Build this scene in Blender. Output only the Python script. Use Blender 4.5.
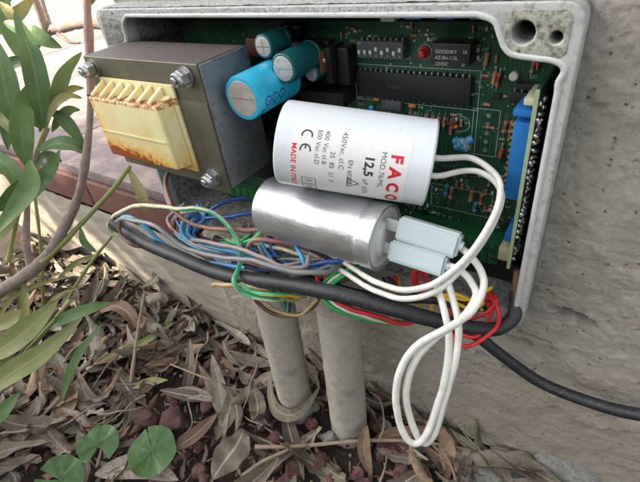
import bpy, bmesh, math, random
from mathutils import Vector, Matrix, noise
random.seed(7)
S = 0.001                                   # everything below is written in millimetres
for o in list(bpy.data.objects): bpy.data.objects.remove(o)
scene = bpy.context.scene
COL = scene.collection

# ------------------------------------------------------------------ camera
F = 450.0
def nrm(v): return v.normalized()
_mx = nrm(Vector((-740, -223, 450)))        # world -X seen in the camera (right, down, forward)
_my = Vector((392, -392, 450)); _my = nrm(_my - _mx * _my.dot(_mx))
XH = -_mx; YH = _my; ZH = XH.cross(YH)
if ZH.dot(Vector((91, 609, 450))) > 0: ZH = -ZH
CAM = Vector((158, -180, 375))
cr = Vector((XH.x, YH.x, ZH.x)); cd = Vector((XH.y, YH.y, ZH.y)); cf = Vector((XH.z, YH.z, ZH.z))
cam_d = bpy.data.cameras.new('camera'); cam = bpy.data.objects.new('camera', cam_d); COL.objects.link(cam)
M = Matrix(((cr.x, -cd.x, -cf.x), (cr.y, -cd.y, -cf.y), (cr.z, -cd.z, -cf.z)))
cam.matrix_world = Matrix.Translation(CAM * S) @ M.to_4x4()
cam_d.sensor_width = 36; cam_d.lens = 36 * F / 640
cam_d.clip_start = 0.01; cam_d.clip_end = 500
cam_d.dof.use_dof = True; cam_d.dof.focus_distance = 0.29; cam_d.dof.aperture_fstop = 32
scene.camera = cam
scene.render.resolution_x = 1024; scene.render.resolution_y = 771

def at(px, py, Y=None, Z=None, D=None):
    r = Vector((px - 320, py - 241, F))
    w = Vector((r.dot(XH), r.dot(YH), r.dot(ZH)))
    if Y is not None: s = (Y - CAM.y) / w.y
    elif Z is not None: s = (Z - CAM.z) / w.z
    else: s = D / F
    return CAM + w * s
def proj(p):
    d = Vector(p) - CAM
    x, y, z = d.dot(cr), d.dot(cd), d.dot(cf)
    return (320 + F * x / z, 241 + F * y / z, z) if z > 1 else (-9999, -9999, z)

# ------------------------------------------------------------------ light
SUN = Vector((-0.66, -0.46, 0.60)).normalized()      # towards the sun
world = bpy.data.worlds.new("World"); scene.world = world; world.use_nodes = True
wn = world.node_tree.nodes; wl = world.node_tree.links
sky = wn.new('ShaderNodeTexSky'); sky.sky_type = 'NISHITA'; sky.sun_disc = False
sky.sun_elevation = math.asin(SUN.z); sky.sun_rotation = math.atan2(SUN.x, SUN.y)
sky.dust_density = 3.0; sky.air_density = 1.0
hs = wn.new('ShaderNodeHueSaturation'); hs.inputs['Saturation'].default_value = 0.26
wl.new(sky.outputs[0], hs.inputs['Color']); wl.new(hs.outputs[0], wn['Background'].inputs[0])
wn['Background'].inputs[1].default_value = 0.15
sl = bpy.data.lights.new('sun', 'SUN'); sl.energy = 5.0; sl.angle = math.radians(0.5); sl.color = (1, .88, .66)
so = bpy.data.objects.new('sun', sl); COL.objects.link(so)
so.rotation_euler = SUN.to_track_quat('Z', 'Y').to_euler()
vs = scene.view_settings; vs.view_transform = 'Standard'; vs.look = 'None'; vs.gamma = 1; vs.exposure = 1.75
scene.render.engine = 'CYCLES'

# ------------------------------------------------------------------ materials
def new_mat(name):
    m = bpy.data.materials.new(name); m.use_nodes = True
    nt = m.node_tree; b = nt.nodes['Principled BSDF']
    return m, nt, b
def coords(nt, scale=1000, kind='Object'):
    tc = nt.nodes.new('ShaderNodeTexCoord'); mp = nt.nodes.new('ShaderNodeMapping')
    mp.inputs['Scale'].default_value = (scale,) * 3 if not isinstance(scale, tuple) else scale
    nt.links.new(tc.outputs[kind], mp.inputs[0]); return mp.outputs[0]
def noise_n(nt, co, scale, detail=5, rough=.6, dist=0):
    n = nt.nodes.new('ShaderNodeTexNoise'); n.inputs['Scale'].default_value = scale
    n.inputs['Detail'].default_value = detail; n.inputs['Roughness'].default_value = rough
    n.inputs['Distortion'].default_value = dist
    nt.links.new(co, n.inputs['Vector']); return n.outputs['Fac']
def ramp(nt, fac, stops):
    r = nt.nodes.new('ShaderNodeValToRGB'); e = r.color_ramp.elements
    e[0].position, e[0].color = stops[0][0], (*stops[0][1], 1)
    e[1].position, e[1].color = stops[-1][0], (*stops[-1][1], 1)
    for p, c in stops[1:-1]:
        n = e.new(p); n.color = (*c, 1)
    nt.links.new(fac, r.inputs[0]); return r.outputs[0]
def mix(nt, fac, a, b, mode='MIX'):
    x = nt.nodes.new('ShaderNodeMix'); x.data_type = 'RGBA'; x.blend_type = mode
    if isinstance(fac, (int, float)): x.inputs[0].default_value = fac
    else: nt.links.new(fac, x.inputs[0])
    for i, v in ((6, a), (7, b)):
        if isinstance(v, tuple): x.inputs[i].default_value = (*v, 1)
        else: nt.links.new(v, x.inputs[i])
    return x.outputs[2]
def bump(nt, b, fac, dist, strength=1.0, prev=None):
    bp = nt.nodes.new('ShaderNodeBump'); bp.inputs['Distance'].default_value = dist * S
    bp.inputs['Strength'].default_value = strength
    nt.links.new(fac, bp.inputs['Height'])
    if prev is not None: nt.links.new(prev, bp.inputs['Normal'])
    nt.links.new(bp.outputs[0], b.inputs['Normal']); return bp.outputs[0]
W3 = (1, 1, 1)
def weathered(name, c1, c2, rough=.6, metal=0, scale=.06, bscale=.5, bdist=.15, dirt=None, dirt_amt=.5, dirt_scale=.25, rough2=None, spec=.5):
    m, nt, b = new_mat(name)
    co = coords(nt)
    n1 = noise_n(nt, co, scale, 6, .65)
    c = mix(nt, ramp(nt, n1, [(.3, (0, 0, 0)), (.7, W3)]), c1, c2)
    if dirt:
        n2 = noise_n(nt, co, dirt_scale, 8, .75)
        c = mix(nt, ramp(nt, n2, [(1 - dirt_amt - .12, (0, 0, 0)), (1 - dirt_amt + .08, W3)]), c, dirt)
    nt.links.new(c, b.inputs['Base Color'])
    b.inputs['Roughness'].default_value = rough; b.inputs['Metallic'].default_value = metal
    b.inputs['Specular IOR Level'].default_value = spec
    if rough2 is not None:
        rr = ramp(nt, noise_n(nt, co, scale * 3, 4), [(.35, (rough,) * 3), (.65, (rough2,) * 3)])
        nt.links.new(rr, b.inputs['Roughness'])
    if bdist: bump(nt, b, noise_n(nt, co, bscale, 6, .7), bdist)
    return m

def m_concrete():
    m, nt, b = new_mat('concrete'); co = coords(nt)
    big = noise_n(nt, co, .012, 4, .55); fine = noise_n(nt, co, .9, 8, .75); mid = noise_n(nt, co, .09, 7, .7)
    c = mix(nt, ramp(nt, big, [(.35, (0, 0, 0)), (.65, W3)]), (.49, .445, .39), (.40, .36, .315))
    c = mix(nt, ramp(nt, mid, [(.42, (0, 0, 0)), (.66, W3)]), c, (.56, .515, .45))
    c = mix(nt, ramp(nt, fine, [(.3, W3), (.44, (0, 0, 0))]), c, (.22, .19, .16))
    sp = noise_n(nt, co, .22, 3, .5)
    c = mix(nt, ramp(nt, sp, [(.66, (0, 0, 0)), (.74, (.7, .7, .7))]), c, (.15, .125, .10))
    vo = nt.nodes.new('ShaderNodeTexVoronoi'); vo.inputs['Scale'].default_value = .17; nt.links.new(co, vo.inputs['Vector'])
    ad0 = nt.nodes.new('ShaderNodeMath'); ad0.operation = 'MULTIPLY_ADD'; ad0.inputs[1].default_value = .22; nt.links.new(noise_n(nt, co, .5, 4), ad0.inputs[0]); nt.links.new(vo.outputs['Distance'], ad0.inputs[2])
    pit = ramp(nt, ad0.outputs[0], [(.17, (0, 0, 0)), (.235, W3)])
    c = mix(nt, pit, (.20, .165, .125), c)
    # damp, dirty plaster low down
    sx = nt.nodes.new('ShaderNodeSeparateXYZ'); nt.links.new(co, sx.inputs[0])
    mr = nt.nodes.new('ShaderNodeMapRange'); mr.inputs[1].default_value = 175; mr.inputs[2].default_value = 60
    nt.links.new(sx.outputs[2], mr.inputs[0])
    mu = nt.nodes.new('ShaderNodeMath'); mu.operation = 'MULTIPLY'
    nt.links.new(mr.outputs[0], mu.inputs[0]); nt.links.new(ramp(nt, mid, [(.25, (.15,) * 3), (.7, (.8,) * 3)]), mu.inputs[1])
    c = mix(nt, mu.outputs[0], c, (.29, .245, .185))
    nt.links.new(c, b.inputs['Base Color']); b.inputs['Roughness'].default_value = .9
    b.inputs['Specular IOR Level'].default_value = .25
    p = bump(nt, b, mid, .6, .7); p = bump(nt, b, noise_n(nt, co, .32, 7, .72), .8, 1, p); p = bump(nt, b, pit, 1.2, 1, p); bump(nt, b, fine, .8, 1, p)
    return m
MT = {}
MT['concrete'] = m_concrete()
MT['box_paint'] = weathered('box_paint', (.50, .51, .49), (.41, .415, .395), .55, 0, .05, 1.2, .12, (.20, .175, .145), .38, .25)
MT['box_lip'] = weathered('box_lip', (.58, .59, .57), (.47, .475, .455), .5, 0, .08, 1.2, .1, (.30, .29, .27), .32, .35)
MT['box_top'] = weathered('box_top', (.62, .62, .61), (.48, .47, .45), .8, 0, .1, .9, .9, (.13, .12, .105), .41, .6)
MT['box_inside'] = weathered('box_inside', (.34, .35, .34), (.22, .22, .21), .6, 0, .08, 1, .15, (.08, .07, .06), .46, .3)
MT['boss'] = weathered('boss', (.50, .49, .41), (.36, .35, .29), .75, 0, .1, .8, .5, (.07, .06, .05), .44, .35)
MT['soil'] = weathered('soil', (.055, .037, .026), (.03, .022, .017), .95, 0, .08, .6, 3.0, (.10, .075, .055), .40, .8)
MT['steel_plate'] = weathered('steel_plate', (.30, .32, .35), (.19, .20, .22), .45, .75, .06, 2, .08, (.13, .09, .06), .36, .3, rough2=.6)
def brush(m, scale, dist):
    nt = m.node_tree; b = nt.nodes['Principled BSDF']; prev = b.inputs['Normal'].links[0].from_socket
    bump(nt, b, noise_n(nt, coords(nt, scale), 1.0, 4, .6), dist, .8, prev)
brush(MT['steel_plate'], (1500, 1500, 60), .12)
def m_lam():
    m, nt, b = new_mat('lamination'); co = coords(nt)
    n1 = noise_n(nt, co, .05, 6, .7); n2 = noise_n(nt, co, .8, 6, .8)
    c = mix(nt, ramp(nt, n1, [(.35, (0, 0, 0)), (.65, W3)]), (.15, .14, .095), (.10, .095, .07))
    c = mix(nt, ramp(nt, n2, [(.57, (0, 0, 0)), (.68, W3)]), c, (.28, .20, .14))
    nt.links.new(c, b.inputs['Base Color']); b.inputs['Metallic'].default_value = .35; b.inputs['Roughness'].default_value = .5
    bump(nt, b, n2, .15); return m
MT['lam'] = m_lam()
def m_lamside():
    m, nt, b = new_mat('lamination_edges'); co = coords(nt)
    n2 = noise_n(nt, co, .7, 6, .8)
    c = mix(nt, ramp(nt, n2, [(.5, (0, 0, 0)), (.66, W3)]), (.065, .05, .045), (.19, .14, .115))
    wv = nt.nodes.new('ShaderNodeTexWave'); wv.bands_direction = 'Y'; wv.inputs['Scale'].default_value = .62
    wv.inputs['Distortion'].default_value = .4; nt.links.new(co, wv.inputs[0])
    nt.links.new(c, b.inputs['Base Color']); b.inputs['Roughness'].default_value = .5; b.inputs['Metallic'].default_value = .3
    p = bump(nt, b, wv.outputs['Fac'], .25, .7); bump(nt, b, n2, .2, .6, p); return m
MT['lamside'] = m_lamside()
def m_bobbin():
    m, nt, b = new_mat('bobbin_plastic'); co = coords(nt)
    n1 = noise_n(nt, co, .05, 5, .6, .5); n2 = noise_n(nt, co, .35, 6, .7)
    c = mix(nt, ramp(nt, n1, [(.35, (0, 0, 0)), (.7, W3)]), (.80, .73, .42), (.76, .60, .27))
    # rust runs: low on the face and along the left edge (object origin at the transformer base)
    sx = nt.nodes.new('ShaderNodeSeparateXYZ'); nt.links.new(co, sx.inputs[0])
    mr = nt.nodes.new('ShaderNodeMapRange'); mr.inputs[1].default_value = 27; mr.inputs[2].default_value = 13
    nt.links.new(sx.outputs[2], mr.inputs[0])
    mr2 = nt.nodes.new('ShaderNodeMapRange'); mr2.inputs[1].default_value = 48; mr2.inputs[2].default_value = -32
    nt.links.new(sx.outputs[0], mr2.inputs[0])
    a = nt.nodes.new('ShaderNodeMath'); a.operation = 'MULTIPLY'
    nt.links.new(mr.outputs[0], a.inputs[0]); nt.links.new(mr2.outputs[0], a.inputs[1])
    mr3 = nt.nodes.new('ShaderNodeMapRange'); mr3.inputs[1].default_value = -31; mr3.inputs[2].default_value = -39; mr3.inputs[4].default_value = .42
    nt.links.new(sx.outputs[0], mr3.inputs[0])
    mx_ = nt.nodes.new('ShaderNodeMath'); mx_.operation = 'MAXIMUM'; nt.links.new(a.outputs[0], mx_.inputs[0]); nt.links.new(mr3.outputs[0], mx_.inputs[1])
    ad = nt.nodes.new('ShaderNodeMath'); ad.operation = 'ADD'
    nt.links.new(mx_.outputs[0], ad.inputs[0]); nt.links.new(n2, ad.inputs[1])
    f = ramp(nt, ad.outputs[0], [(.78, (0, 0, 0)), (1.0, W3)])
    c = mix(nt, ramp(nt, ad.outputs[0], [(.55, (0, 0, 0)), (.80, (.75,) * 3)]), c, (.78, .50, .12)); c = mix(nt, f, c, (.68, .24, .03))
    f2 = ramp(nt, ad.outputs[0], [(.97, (0, 0, 0)), (1.0, W3)])
    c = mix(nt, f2, c, (.30, .07, .01))
    # crust of rust where fins meet the face
    g = nt.nodes.new('ShaderNodeMath'); g.operation = 'COMPARE'; g.inputs[1].default_value = 49.3; g.inputs[2].default_value = 1.9
    nt.links.new(sx.outputs[2], g.inputs[0])
    gm = nt.nodes.new('ShaderNodeMath'); gm.operation = 'MULTIPLY'; nt.links.new(g.outputs[0], gm.inputs[0])
    nt.links.new(ramp(nt, n2, [(.42, (0, 0, 0)), (.56, W3)]), gm.inputs[1])
    c = mix(nt, gm.outputs[0], c, (.36, .09, .01))
    nt.links.new(c, b.inputs['Base Color']); b.inputs['Roughness'].default_value = .42
    b.inputs['Subsurface Weight'].default_value = .25; b.inputs['Subsurface Radius'].default_value = (.004, .003, .001)
    b.inputs['Subsurface Scale'].default_value = 1.0
    bump(nt, b, n2, .25); return m
MT['bobbin'] = m_bobbin()
MT['bolt'] = weathered('bolt_zinc', (.62, .64, .66), (.45, .46, .47), .28, .9, .2, 1, .08, (.25, .2, .15), .36, .8)
def m_alu():
    m, nt, b = new_mat('brushed_aluminium'); co = coords(nt)
    n1 = noise_n(nt, co, .06, 5, .6, 1.5); n2 = noise_n(nt, co, .5, 6, .7)
    c = mix(nt, n1, (.78, .79, .81), (.66, .67, .70))
    c = mix(nt, ramp(nt, n2, [(.62, (0, 0, 0)), (.72, W3)]), c, (.34, .34, .35))
    nt.links.new(c, b.inputs['Base Color']); b.inputs['Metallic'].default_value = .92
    nt.links.new(ramp(nt, n1, [(.35, (.36,) * 3), (.65, (.5,) * 3)]), b.inputs['Roughness'])
    b.inputs['Anisotropic'].default_value = .4
    bump(nt, b, n1, .35); return m
MT['alu'] = m_alu()
def m_whiteplastic():
    m, nt, b = new_mat('white_plastic'); co = coords(nt)
    n = noise_n(nt, co, .05, 4)
    c = mix(nt, n, (.68, .71, .74), (.61, .65, .69))
    v = nt.nodes.new('ShaderNodeTexVoronoi'); v.inputs['Scale'].default_value = .23; nt.links.new(co, v.inputs['Vector'])
    c = mix(nt, ramp(nt, v.outputs['Distance'], [(.035, W3), (.075, (0, 0, 0))]), c, (.16, .12, .08))
    c = mix(nt, ramp(nt, noise_n(nt, co, .25, 7, .8), [(.60, (0, 0, 0)), (.78, (.5,) * 3)]), c, (.40, .38, .34))
    nt.links.new(c, b.inputs['Base Color']); b.inputs['Roughness'].default_value = .32
    bump(nt, b, noise_n(nt, co, .15, 3), .15); return m
MT['white_plastic'] = m_whiteplastic()
MT['paper'] = weathered('label_paper', (.80, .79, .78), (.74, .73, .73), .4, 0, .05, .5, .05, (.55, .52, .48), .30, .3)
def plain(name, c, rough=.45, metal=0, vary=.25, **k):
    return weathered(name, c, tuple(x * (1 - vary) for x in c), rough, metal, .15, 1.0, k.pop('bd', .06), k.pop('dirt', None), k.pop('da', .38), .5, **k)
MT['ink_red'] = plain('ink_red', (.75, .02, .04)); MT['ink_black'] = plain('ink_black', (.05, .05, .055))
MT['silk'] = plain('silk_print', (.62, .66, .60), .6); MT['silk_dim'] = plain('silk_dim', (.52, .57, .52), .6)
def m_cable():
    return weathered('black_cable', (.010, .012, .015), (.020, .022, .027), .5, 0, .12, 1.2, .12, (.20, .19, .17), .33, 1.1)
MT['black_cable'] = m_cable()
GR = dict(dirt=(.20, .16, .11), da=.37)
MT['w_brown'] = plain('wire_brown', (.36, .17, .13), .4, **GR); MT['w_dbrown'] = plain('wire_dark_brown', (.15, .075, .05), .4, **GR)
MT['w_blue'] = plain('wire_blue', (.02, .10, .45), .35, **GR); MT['w_cyan'] = plain('wire_light_blue', (.07, .38, .66), .35, **GR)
MT['w_grey'] = plain('wire_grey', (.21, .21, .22), .4, **GR); MT['w_greybrown'] = plain('wire_grey_brown', (.30, .24, .22), .4, **GR)
MT['w_green'] = plain('wire_green', (.03, .42, .08), .35); MT['w_yellow'] = plain('wire_yellow', (.80, .50, .03), .35)
MT['w_red'] = plain('wire_red', (.66, .025, .03), .35); MT['w_white'] = plain('wire_white', (.74, .72, .67), .36, dirt=(.5, .45, .38), da=.34)
MT['w_cream'] = plain('wire_cream', (.66, .60, .40), .4, **GR); MT['w_tan'] = plain('wire_tan', (.45, .32, .15), .45, **GR)
MT['w_gyg'] = plain('wire_stripe_green', (.06, .42, .20), .38); MT['w_gyy'] = plain('wire_stripe_yellow', (.70, .68, .42), .38, **GR)
MT['shrink'] = plain('shrink_brown', (.22, .12, .08), .5)
def m_sleeve():
    m, nt, b = new_mat('translucent_sleeve'); co = coords(nt)
    c = mix(nt, noise_n(nt, co, .2, 4), (.66, .74, .75), (.56, .64, .66)); nt.links.new(c, b.inputs['Base Color'])
    b.inputs['Roughness'].default_value = .3; b.inputs['Transmission Weight'].default_value = .25
    b.inputs['Subsurface Weight'].default_value = .3; b.inputs['Subsurface Scale'].default_value = .003
    bump(nt, b, noise_n(nt, co, .3, 3), .1); return m
MT['sleeve'] = m_sleeve()
def m_pcb():
    m, nt, b = new_mat('circuit_board_green'); co = coords(nt)
    c = mix(nt, noise_n(nt, co, .06, 4), (.006, .038, .018), (.010, .058, .026))
    wv = nt.nodes.new('ShaderNodeTexWave'); wv.bands_direction = 'X'; wv.inputs['Scale'].default_value = .16; wv.inputs['Distortion'].default_value = 0
    sn = nt.nodes.new('ShaderNodeTexVoronoi'); sn.inputs['Scale'].default_value = .07; nt.links.new(co, sn.inputs['Vector'])
    off = nt.nodes.new('ShaderNodeVectorMath'); off.operation = 'ADD'; nt.links.new(co, off.inputs[0])
    sc3 = nt.nodes.new('ShaderNodeVectorMath'); sc3.operation = 'SCALE'; sc3.inputs[3].default_value = 2.2
    nt.links.new(sn.outputs['Color'], sc3.inputs[0]); nt.links.new(sc3.outputs[0], off.inputs[1]); nt.links.new(off.outputs[0], wv.inputs[0])
    gate = ramp(nt, noise_n(nt, co, .045, 3), [(.46, (0, 0, 0)), (.5, (.8,) * 3)])
    tr_ = ramp(nt, wv.outputs['Fac'], [(.60, (0, 0, 0)), (.68, (.55, .55, .55))])
    mu = nt.nodes.new('ShaderNodeMath'); mu.operation = 'MULTIPLY'; nt.links.new(tr_, mu.inputs[0]); nt.links.new(gate, mu.inputs[1])
    c = mix(nt, mu.outputs[0], c, (.026, .135, .055))
    c = mix(nt, ramp(nt, noise_n(nt, co, .5, 6, .8), [(.6, (0, 0, 0)), (.72, (.5,) * 3)]), c, (.15, .17, .12))
    nt.links.new(c, b.inputs['Base Color']); b.inputs['Roughness'].default_value = .32
    bump(nt, b, mu.outputs[0], .06, .6); return m
MT['pcb'] = m_pcb()
MT['pcb_edge'] = plain('pcb_edge', (.34, .42, .24), .6)
MT['black_plastic'] = weathered('black_plastic', (.008, .008, .009), (.014, .014, .014), .45, 0, .1, 2, .05, (.05, .047, .04), .33, .8)
MT['dip_body'] = weathered('dip_switch', (.05, .055, .065), (.08, .085, .095), .45, 0, .2, 2, .05)
MT['white_comp'] = plain('white_component', (.66, .67, .66), .5); MT['cream'] = plain('cream_component', (.62, .62, .42), .45)
MT['blue_comp'] = plain('blue_component', (.02, .19, .55), .4); MT['blue_small'] = plain('small_blue', (.05, .32, .55), .35)
MT['cap_blue'] = weathered('capacitor_blue', (.025, .42, .62), (.02, .34, .53), .3, 0, .1, 1, .05, (.3, .35, .35), .31, .6)
MT['cap_teal'] = weathered('capacitor_teal', (.008, .10, .105), (.006, .07, .075), .3, 0, .1, 1, .05)
MT['cap_end'] = weathered('capacitor_end', (.62, .58, .55), (.46, .42, .39), .4, .5, .15, 1, .15, (.3, .25, .2), .34, .4)
MT['navy_ink'] = plain('navy_ink', (.01, .04, .16)); MT['orange_comp'] = plain('orange_component', (.50, .17, .04), .5)
MT['resistor'] = plain('resistor_tan', (.42, .19, .12), .45); MT['resistor_red'] = plain('resistor_red', (.45, .06, .04), .4)
MT['dark_red'] = plain('dark_red', (.13, .03, .02), .5); MT['led'] = plain('red_led', (.55, .02, .03), .25); MT['solder'] = plain('solder', (.92, .93, .94), .24, 1, vary=.1)
MT['pin'] = plain('tinned_pin', (.55, .56, .56), .3, .9); MT['gold'] = plain('gold_pin', (.65, .45, .12), .35, .8)
MT['copper'] = plain('copper', (.42, .17, .09), .4, .6); MT['green_block'] = plain('green_terminal', (.012, .13, .04), .4)
MT['pipe'] = weathered('grey_pipe', (.45, .42, .37), (.33, .305, .26), .6, 0, .03, .5, .3, (.25, .205, .15), .38, .07)
_nt = MT['pipe'].node_tree; _b = _nt.nodes['Principled BSDF']; _o = _b.inputs['Base Color'].links[0].from_socket; _c = coords(_nt)
_nt.links.new(mix(_nt, ramp(_nt, noise_n(_nt, _c, .45, 6, .75), [(.56, (0, 0, 0)), (.66, (.75,) * 3)]), mix(_nt, ramp(_nt, noise_n(_nt, _c, .11, 6, .7), [(.55, (0, 0, 0)), (.68, (.5,) * 3)]), _o, (.49, .46, .405)), (.24, .20, .15)), _b.inputs['Base Color'])
MT['terracotta'] = weathered('terracotta', (.16, .058, .045), (.12, .045, .036), .7, 0, .04, .6, .3, (.22, .12, .09), .38, .2)
MT['paving'] = weathered('pink_paving', (.21, .165, .165), (.17, .135, .135), .8, 0, .01, .2, .5, (.36, .26, .24), .4, .05)
MT['far_ground'] = weathered('far_ground', (.30, .25, .2), (.22, .18, .15), .9, 0, .002, .05, 2)
MT['rock_red'] = weathered('lava_stone', (.135, .05, .045), (.07, .03, .031), .95, 0, .12, .5, 3.0, (.19, .12, .105), .42, .9)
MT['rock_grey'] = weathered('grey_stone', (.30, .29, .26), (.20, .19, .175), .9, 0, .15, .35, 1.5, (.10, .09, .075), .40, .5)
MT['rock_chalk'] = weathered('pale_clod', (.34, .305, .25), (.22, .195, .155), .95, 0, .2, .4, 2.0, (.20, .18, .14), .42, .4)
MT['bark'] = weathered('grey_bark', (.30, .23, .19), (.19, .135, .115), .85, 0, .12, .5, .9, (.36, .33, .29), .38, .25)
MT['bark_red'] = weathered('reddish_stem', (.26, .135, .11), (.19, .09, .08), .6, 0, .1, .5, .3, (.3, .26, .22), .36, .5)
MT['bark_green'] = weathered('green_stem', (.20, .25, .055), (.28, .27, .09), .5, 0, .06, .5, .2, (.25, .2, .1), .32, .3)
MT['twig'] = weathered('dry_twig', (.34, .26, .185), (.25, .18, .13), .8, 0, .1, .6, .4)

def m_leaf(name, cols, rib, rough, transl, rand=.0, veins=.3, blotch=(.1, .08, .05), bl_amt=.36):
    m, nt, b = new_mat(name); co = coords(nt)
    uv = nt.nodes.new('ShaderNodeUVMap'); sx = nt.nodes.new('ShaderNodeSeparateXYZ'); nt.links.new(uv.outputs[0], sx.inputs[0])
    oi = nt.nodes.new('ShaderNodeObjectInfo')
    n = noise_n(nt, co, .08, 5, .6)
    ad = nt.nodes.new('ShaderNodeMath'); ad.operation = 'MULTIPLY_ADD'; nt.links.new(oi.outputs['Random'], ad.inputs[0]); ad.inputs[1].default_value = rand
    sc = nt.nodes.new('ShaderNodeMath'); sc.operation = 'MULTIPLY'; nt.links.new(n, sc.inputs[0]); sc.inputs[1].default_value = 1 - rand
    nt.links.new(sc.outputs[0], ad.inputs[2])
    k = len(cols); c = ramp(nt, ad.outputs[0], [(.22 + .56 * i / (k - 1), cc) for i, cc in enumerate(cols)])
    c = mix(nt, ramp(nt, noise_n(nt, co, .22, 6, .75), [(1 - bl_amt - .06, (0, 0, 0)), (1 - bl_amt + .1, (.8,) * 3)]), c, blotch)
    a = nt.nodes.new('ShaderNodeMath'); a.operation = 'SUBTRACT'; a.inputs[1].default_value = .5; nt.links.new(sx.outputs[0], a.inputs[0])
    ab = nt.nodes.new('ShaderNodeMath'); ab.operation = 'ABSOLUTE'; nt.links.new(a.outputs[0], ab.inputs[0])
    c = mix(nt, ramp(nt, ab.outputs[0], [(.02, W3), (.055, (0, 0, 0))]), c, rib)
    # side veins
    v1 = nt.nodes.new('ShaderNodeMath'); v1.operation = 'MULTIPLY_ADD'; v1.inputs[1].default_value = 1.0
    nt.links.new(sx.outputs[1], v1.inputs[0])
    v0 = nt.nodes.new('ShaderNodeMath'); v0.operation = 'MULTIPLY'; v0.inputs[1].default_value = -.10; nt.links.new(ab.outputs[0], v0.inputs[0])
    nt.links.new(v0.outputs[0], v1.inputs[2])
    v2 = nt.nodes.new('ShaderNodeMath'); v2.operation = 'MULTIPLY'; v2.inputs[1].default_value = 260; nt.links.new(v1.outputs[0], v2.inputs[0])
    v3 = nt.nodes.new('ShaderNodeMath'); v3.operation = 'SINE'; nt.links.new(v2.outputs[0], v3.inputs[0])
    v4 = nt.nodes.new('ShaderNodeMath'); v4.operation = 'MULTIPLY_ADD'; v4.inputs[1].default_value = .5 * veins; v4.inputs[2].default_value = .5 * veins; nt.links.new(v3.outputs[0], v4.inputs[0])
    c = mix(nt, v4.outputs[0], c, rib)
    nt.links.new(c, b.inputs['Base Color']); b.inputs['Roughness'].default_value = rough
    p = bump(nt, b, noise_n(nt, co, .25, 5, .7), .5, .8)
    out = nt.nodes['Material Output']; tr = nt.nodes.new('ShaderNodeBsdfTranslucent'); ms = nt.nodes.new('ShaderNodeMixShader')
    nt.links.new(c, tr.inputs[0]); ms.inputs[0].default_value = transl
    nt.links.new(b.outputs[0], ms.inputs[1]); nt.links.new(tr.outputs[0], ms.inputs[2]); nt.links.new(ms.outputs[0], out.inputs[0])
    return m
MT['leaf_live'] = m_leaf('oleander_leaf', [(.085, .17, .05), (.14, .255, .075), (.22, .34, .11)], (.20, .27, .11), .32, .28, .4, .22, (.30, .36, .25), .36)
MT['leaf_yellow'] = m_leaf('yellowing_leaf', [(.22, .26, .09), (.33, .34, .13), (.42, .38, .17)], (.40, .36, .14), .5, .3, .4, .1, (.16, .12, .04), .36)
MT['leaf_grey'] = m_leaf('dead_leaf_grey', [(.085, .066, .048), (.19, .155, .12), (.36, .305, .24)], (.38, .32, .24), .75, .08, .6, .04, (.06, .045, .033), .44)
MT['leaf_brown'] = m_leaf('dead_leaf_brown', [(.13, .07, .042), (.24, .14, .085), (.36, .235, .145)], (.32, .24, .16), .7, .1, .65, .1, (.06, .04, .03), .44)
MT['leaf_olive'] = m_leaf('dead_leaf_olive', [(.10, .085, .055), (.18, .155, .105), (.29, .25, .175)], (.30, .27, .20), .7, .1, .6, .04, (.06, .045, .03), .44)
MT['leaf_round'] = m_leaf('round_green_leaf', [(.035, .095, .022), (.06, .14, .035), (.09, .19, .055)], (.16, .28, .10), .45, .25, .3, 0, (.19, .24, .08), .42)

# ------------------------------------------------------------------ object helpers
ORG = {}
def tag(o, label=None, cat=None, group=None, kind=None):
    if label: o['label'] = label
    if cat: o['category'] = cat
    if group: o['group'] = group
    if kind: o['kind'] = kind
    return o
def thing(name, label, cat, base, group=None):
    o = bpy.data.objects.new(name, None); COL.objects.link(o); o.empty_display_size = .01
    o.location = Vector(base) * S; ORG[o.name] = Vector(base); return tag(o, label, cat, group)
def link_mesh(name, me, parent=None, base=None):
    o = bpy.data.objects.new(name, me); COL.objects.link(o)
    if parent: o.parent = parent; ORG[o.name] = ORG[parent.name]
    else: o.location = Vector(base) * S; ORG[o.name] = Vector(base)
    return o
def part(name, bm, mat, parent=None, base=(0, 0, 0), smooth=True, ang=35, keep=False):
    org = ORG[parent.name] if parent else Vector(base)
    for v in bm.verts: v.co = (v.co - org) * S
    bmesh.ops.recalc_face_normals(bm, faces=bm.faces[:]) if not keep else None
    me = bpy.data.meshes.new(name); bm.to_mesh(me); bm.free()
    for m in (mat if isinstance(mat, (list, tuple)) else [mat]): me.materials.append(MT[m])
    if smooth:
        me.polygons.foreach_set('use_smooth', [True] * len(me.polygons))
        me.set_sharp_from_angle(angle=math.radians(ang))
    return link_mesh(name, me, parent, base)
def BM(): return bmesh.new()
def box(bm, x0, x1, y0, y1, z0, z1, bev=0, seg=2):
    t = bmesh.new(); bmesh.ops.create_cube(t, size=1)
    for v in t.verts:
        v.co = Vector(((x0 + x1) / 2 + v.co.x * (x1 - x0), (y0 + y1) / 2 + v.co.y * (y1 - y0), (z0 + z1) / 2 + v.co.z * (z1 - z0)))
    if bev: bmesh.ops.bevel(t, geom=t.edges[:], offset=bev, segments=seg, affect='EDGES', profile=.6)
    join(bm, t)
def join(bm, t, mtx=None, mi=None):
    if mtx is not None: bmesh.ops.transform(t, matrix=mtx, verts=t.verts)
    vm = {v: bm.verts.new(v.co) for v in t.verts}
    for f in t.faces:
        try: nf = bm.faces.new([vm[v] for v in f.verts])
        except ValueError: continue
        nf.material_index = f.material_index if mi is None else mi
    t.free()
def frame_of(a, hint=Vector((0, 0, 1))):
    a = a.normalized()
    if abs(a.dot(hint)) > .98: hint = Vector((1, 0, 0))
    u = (hint - a * hint.dot(a)).normalized(); return a, u, a.cross(u)
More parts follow.
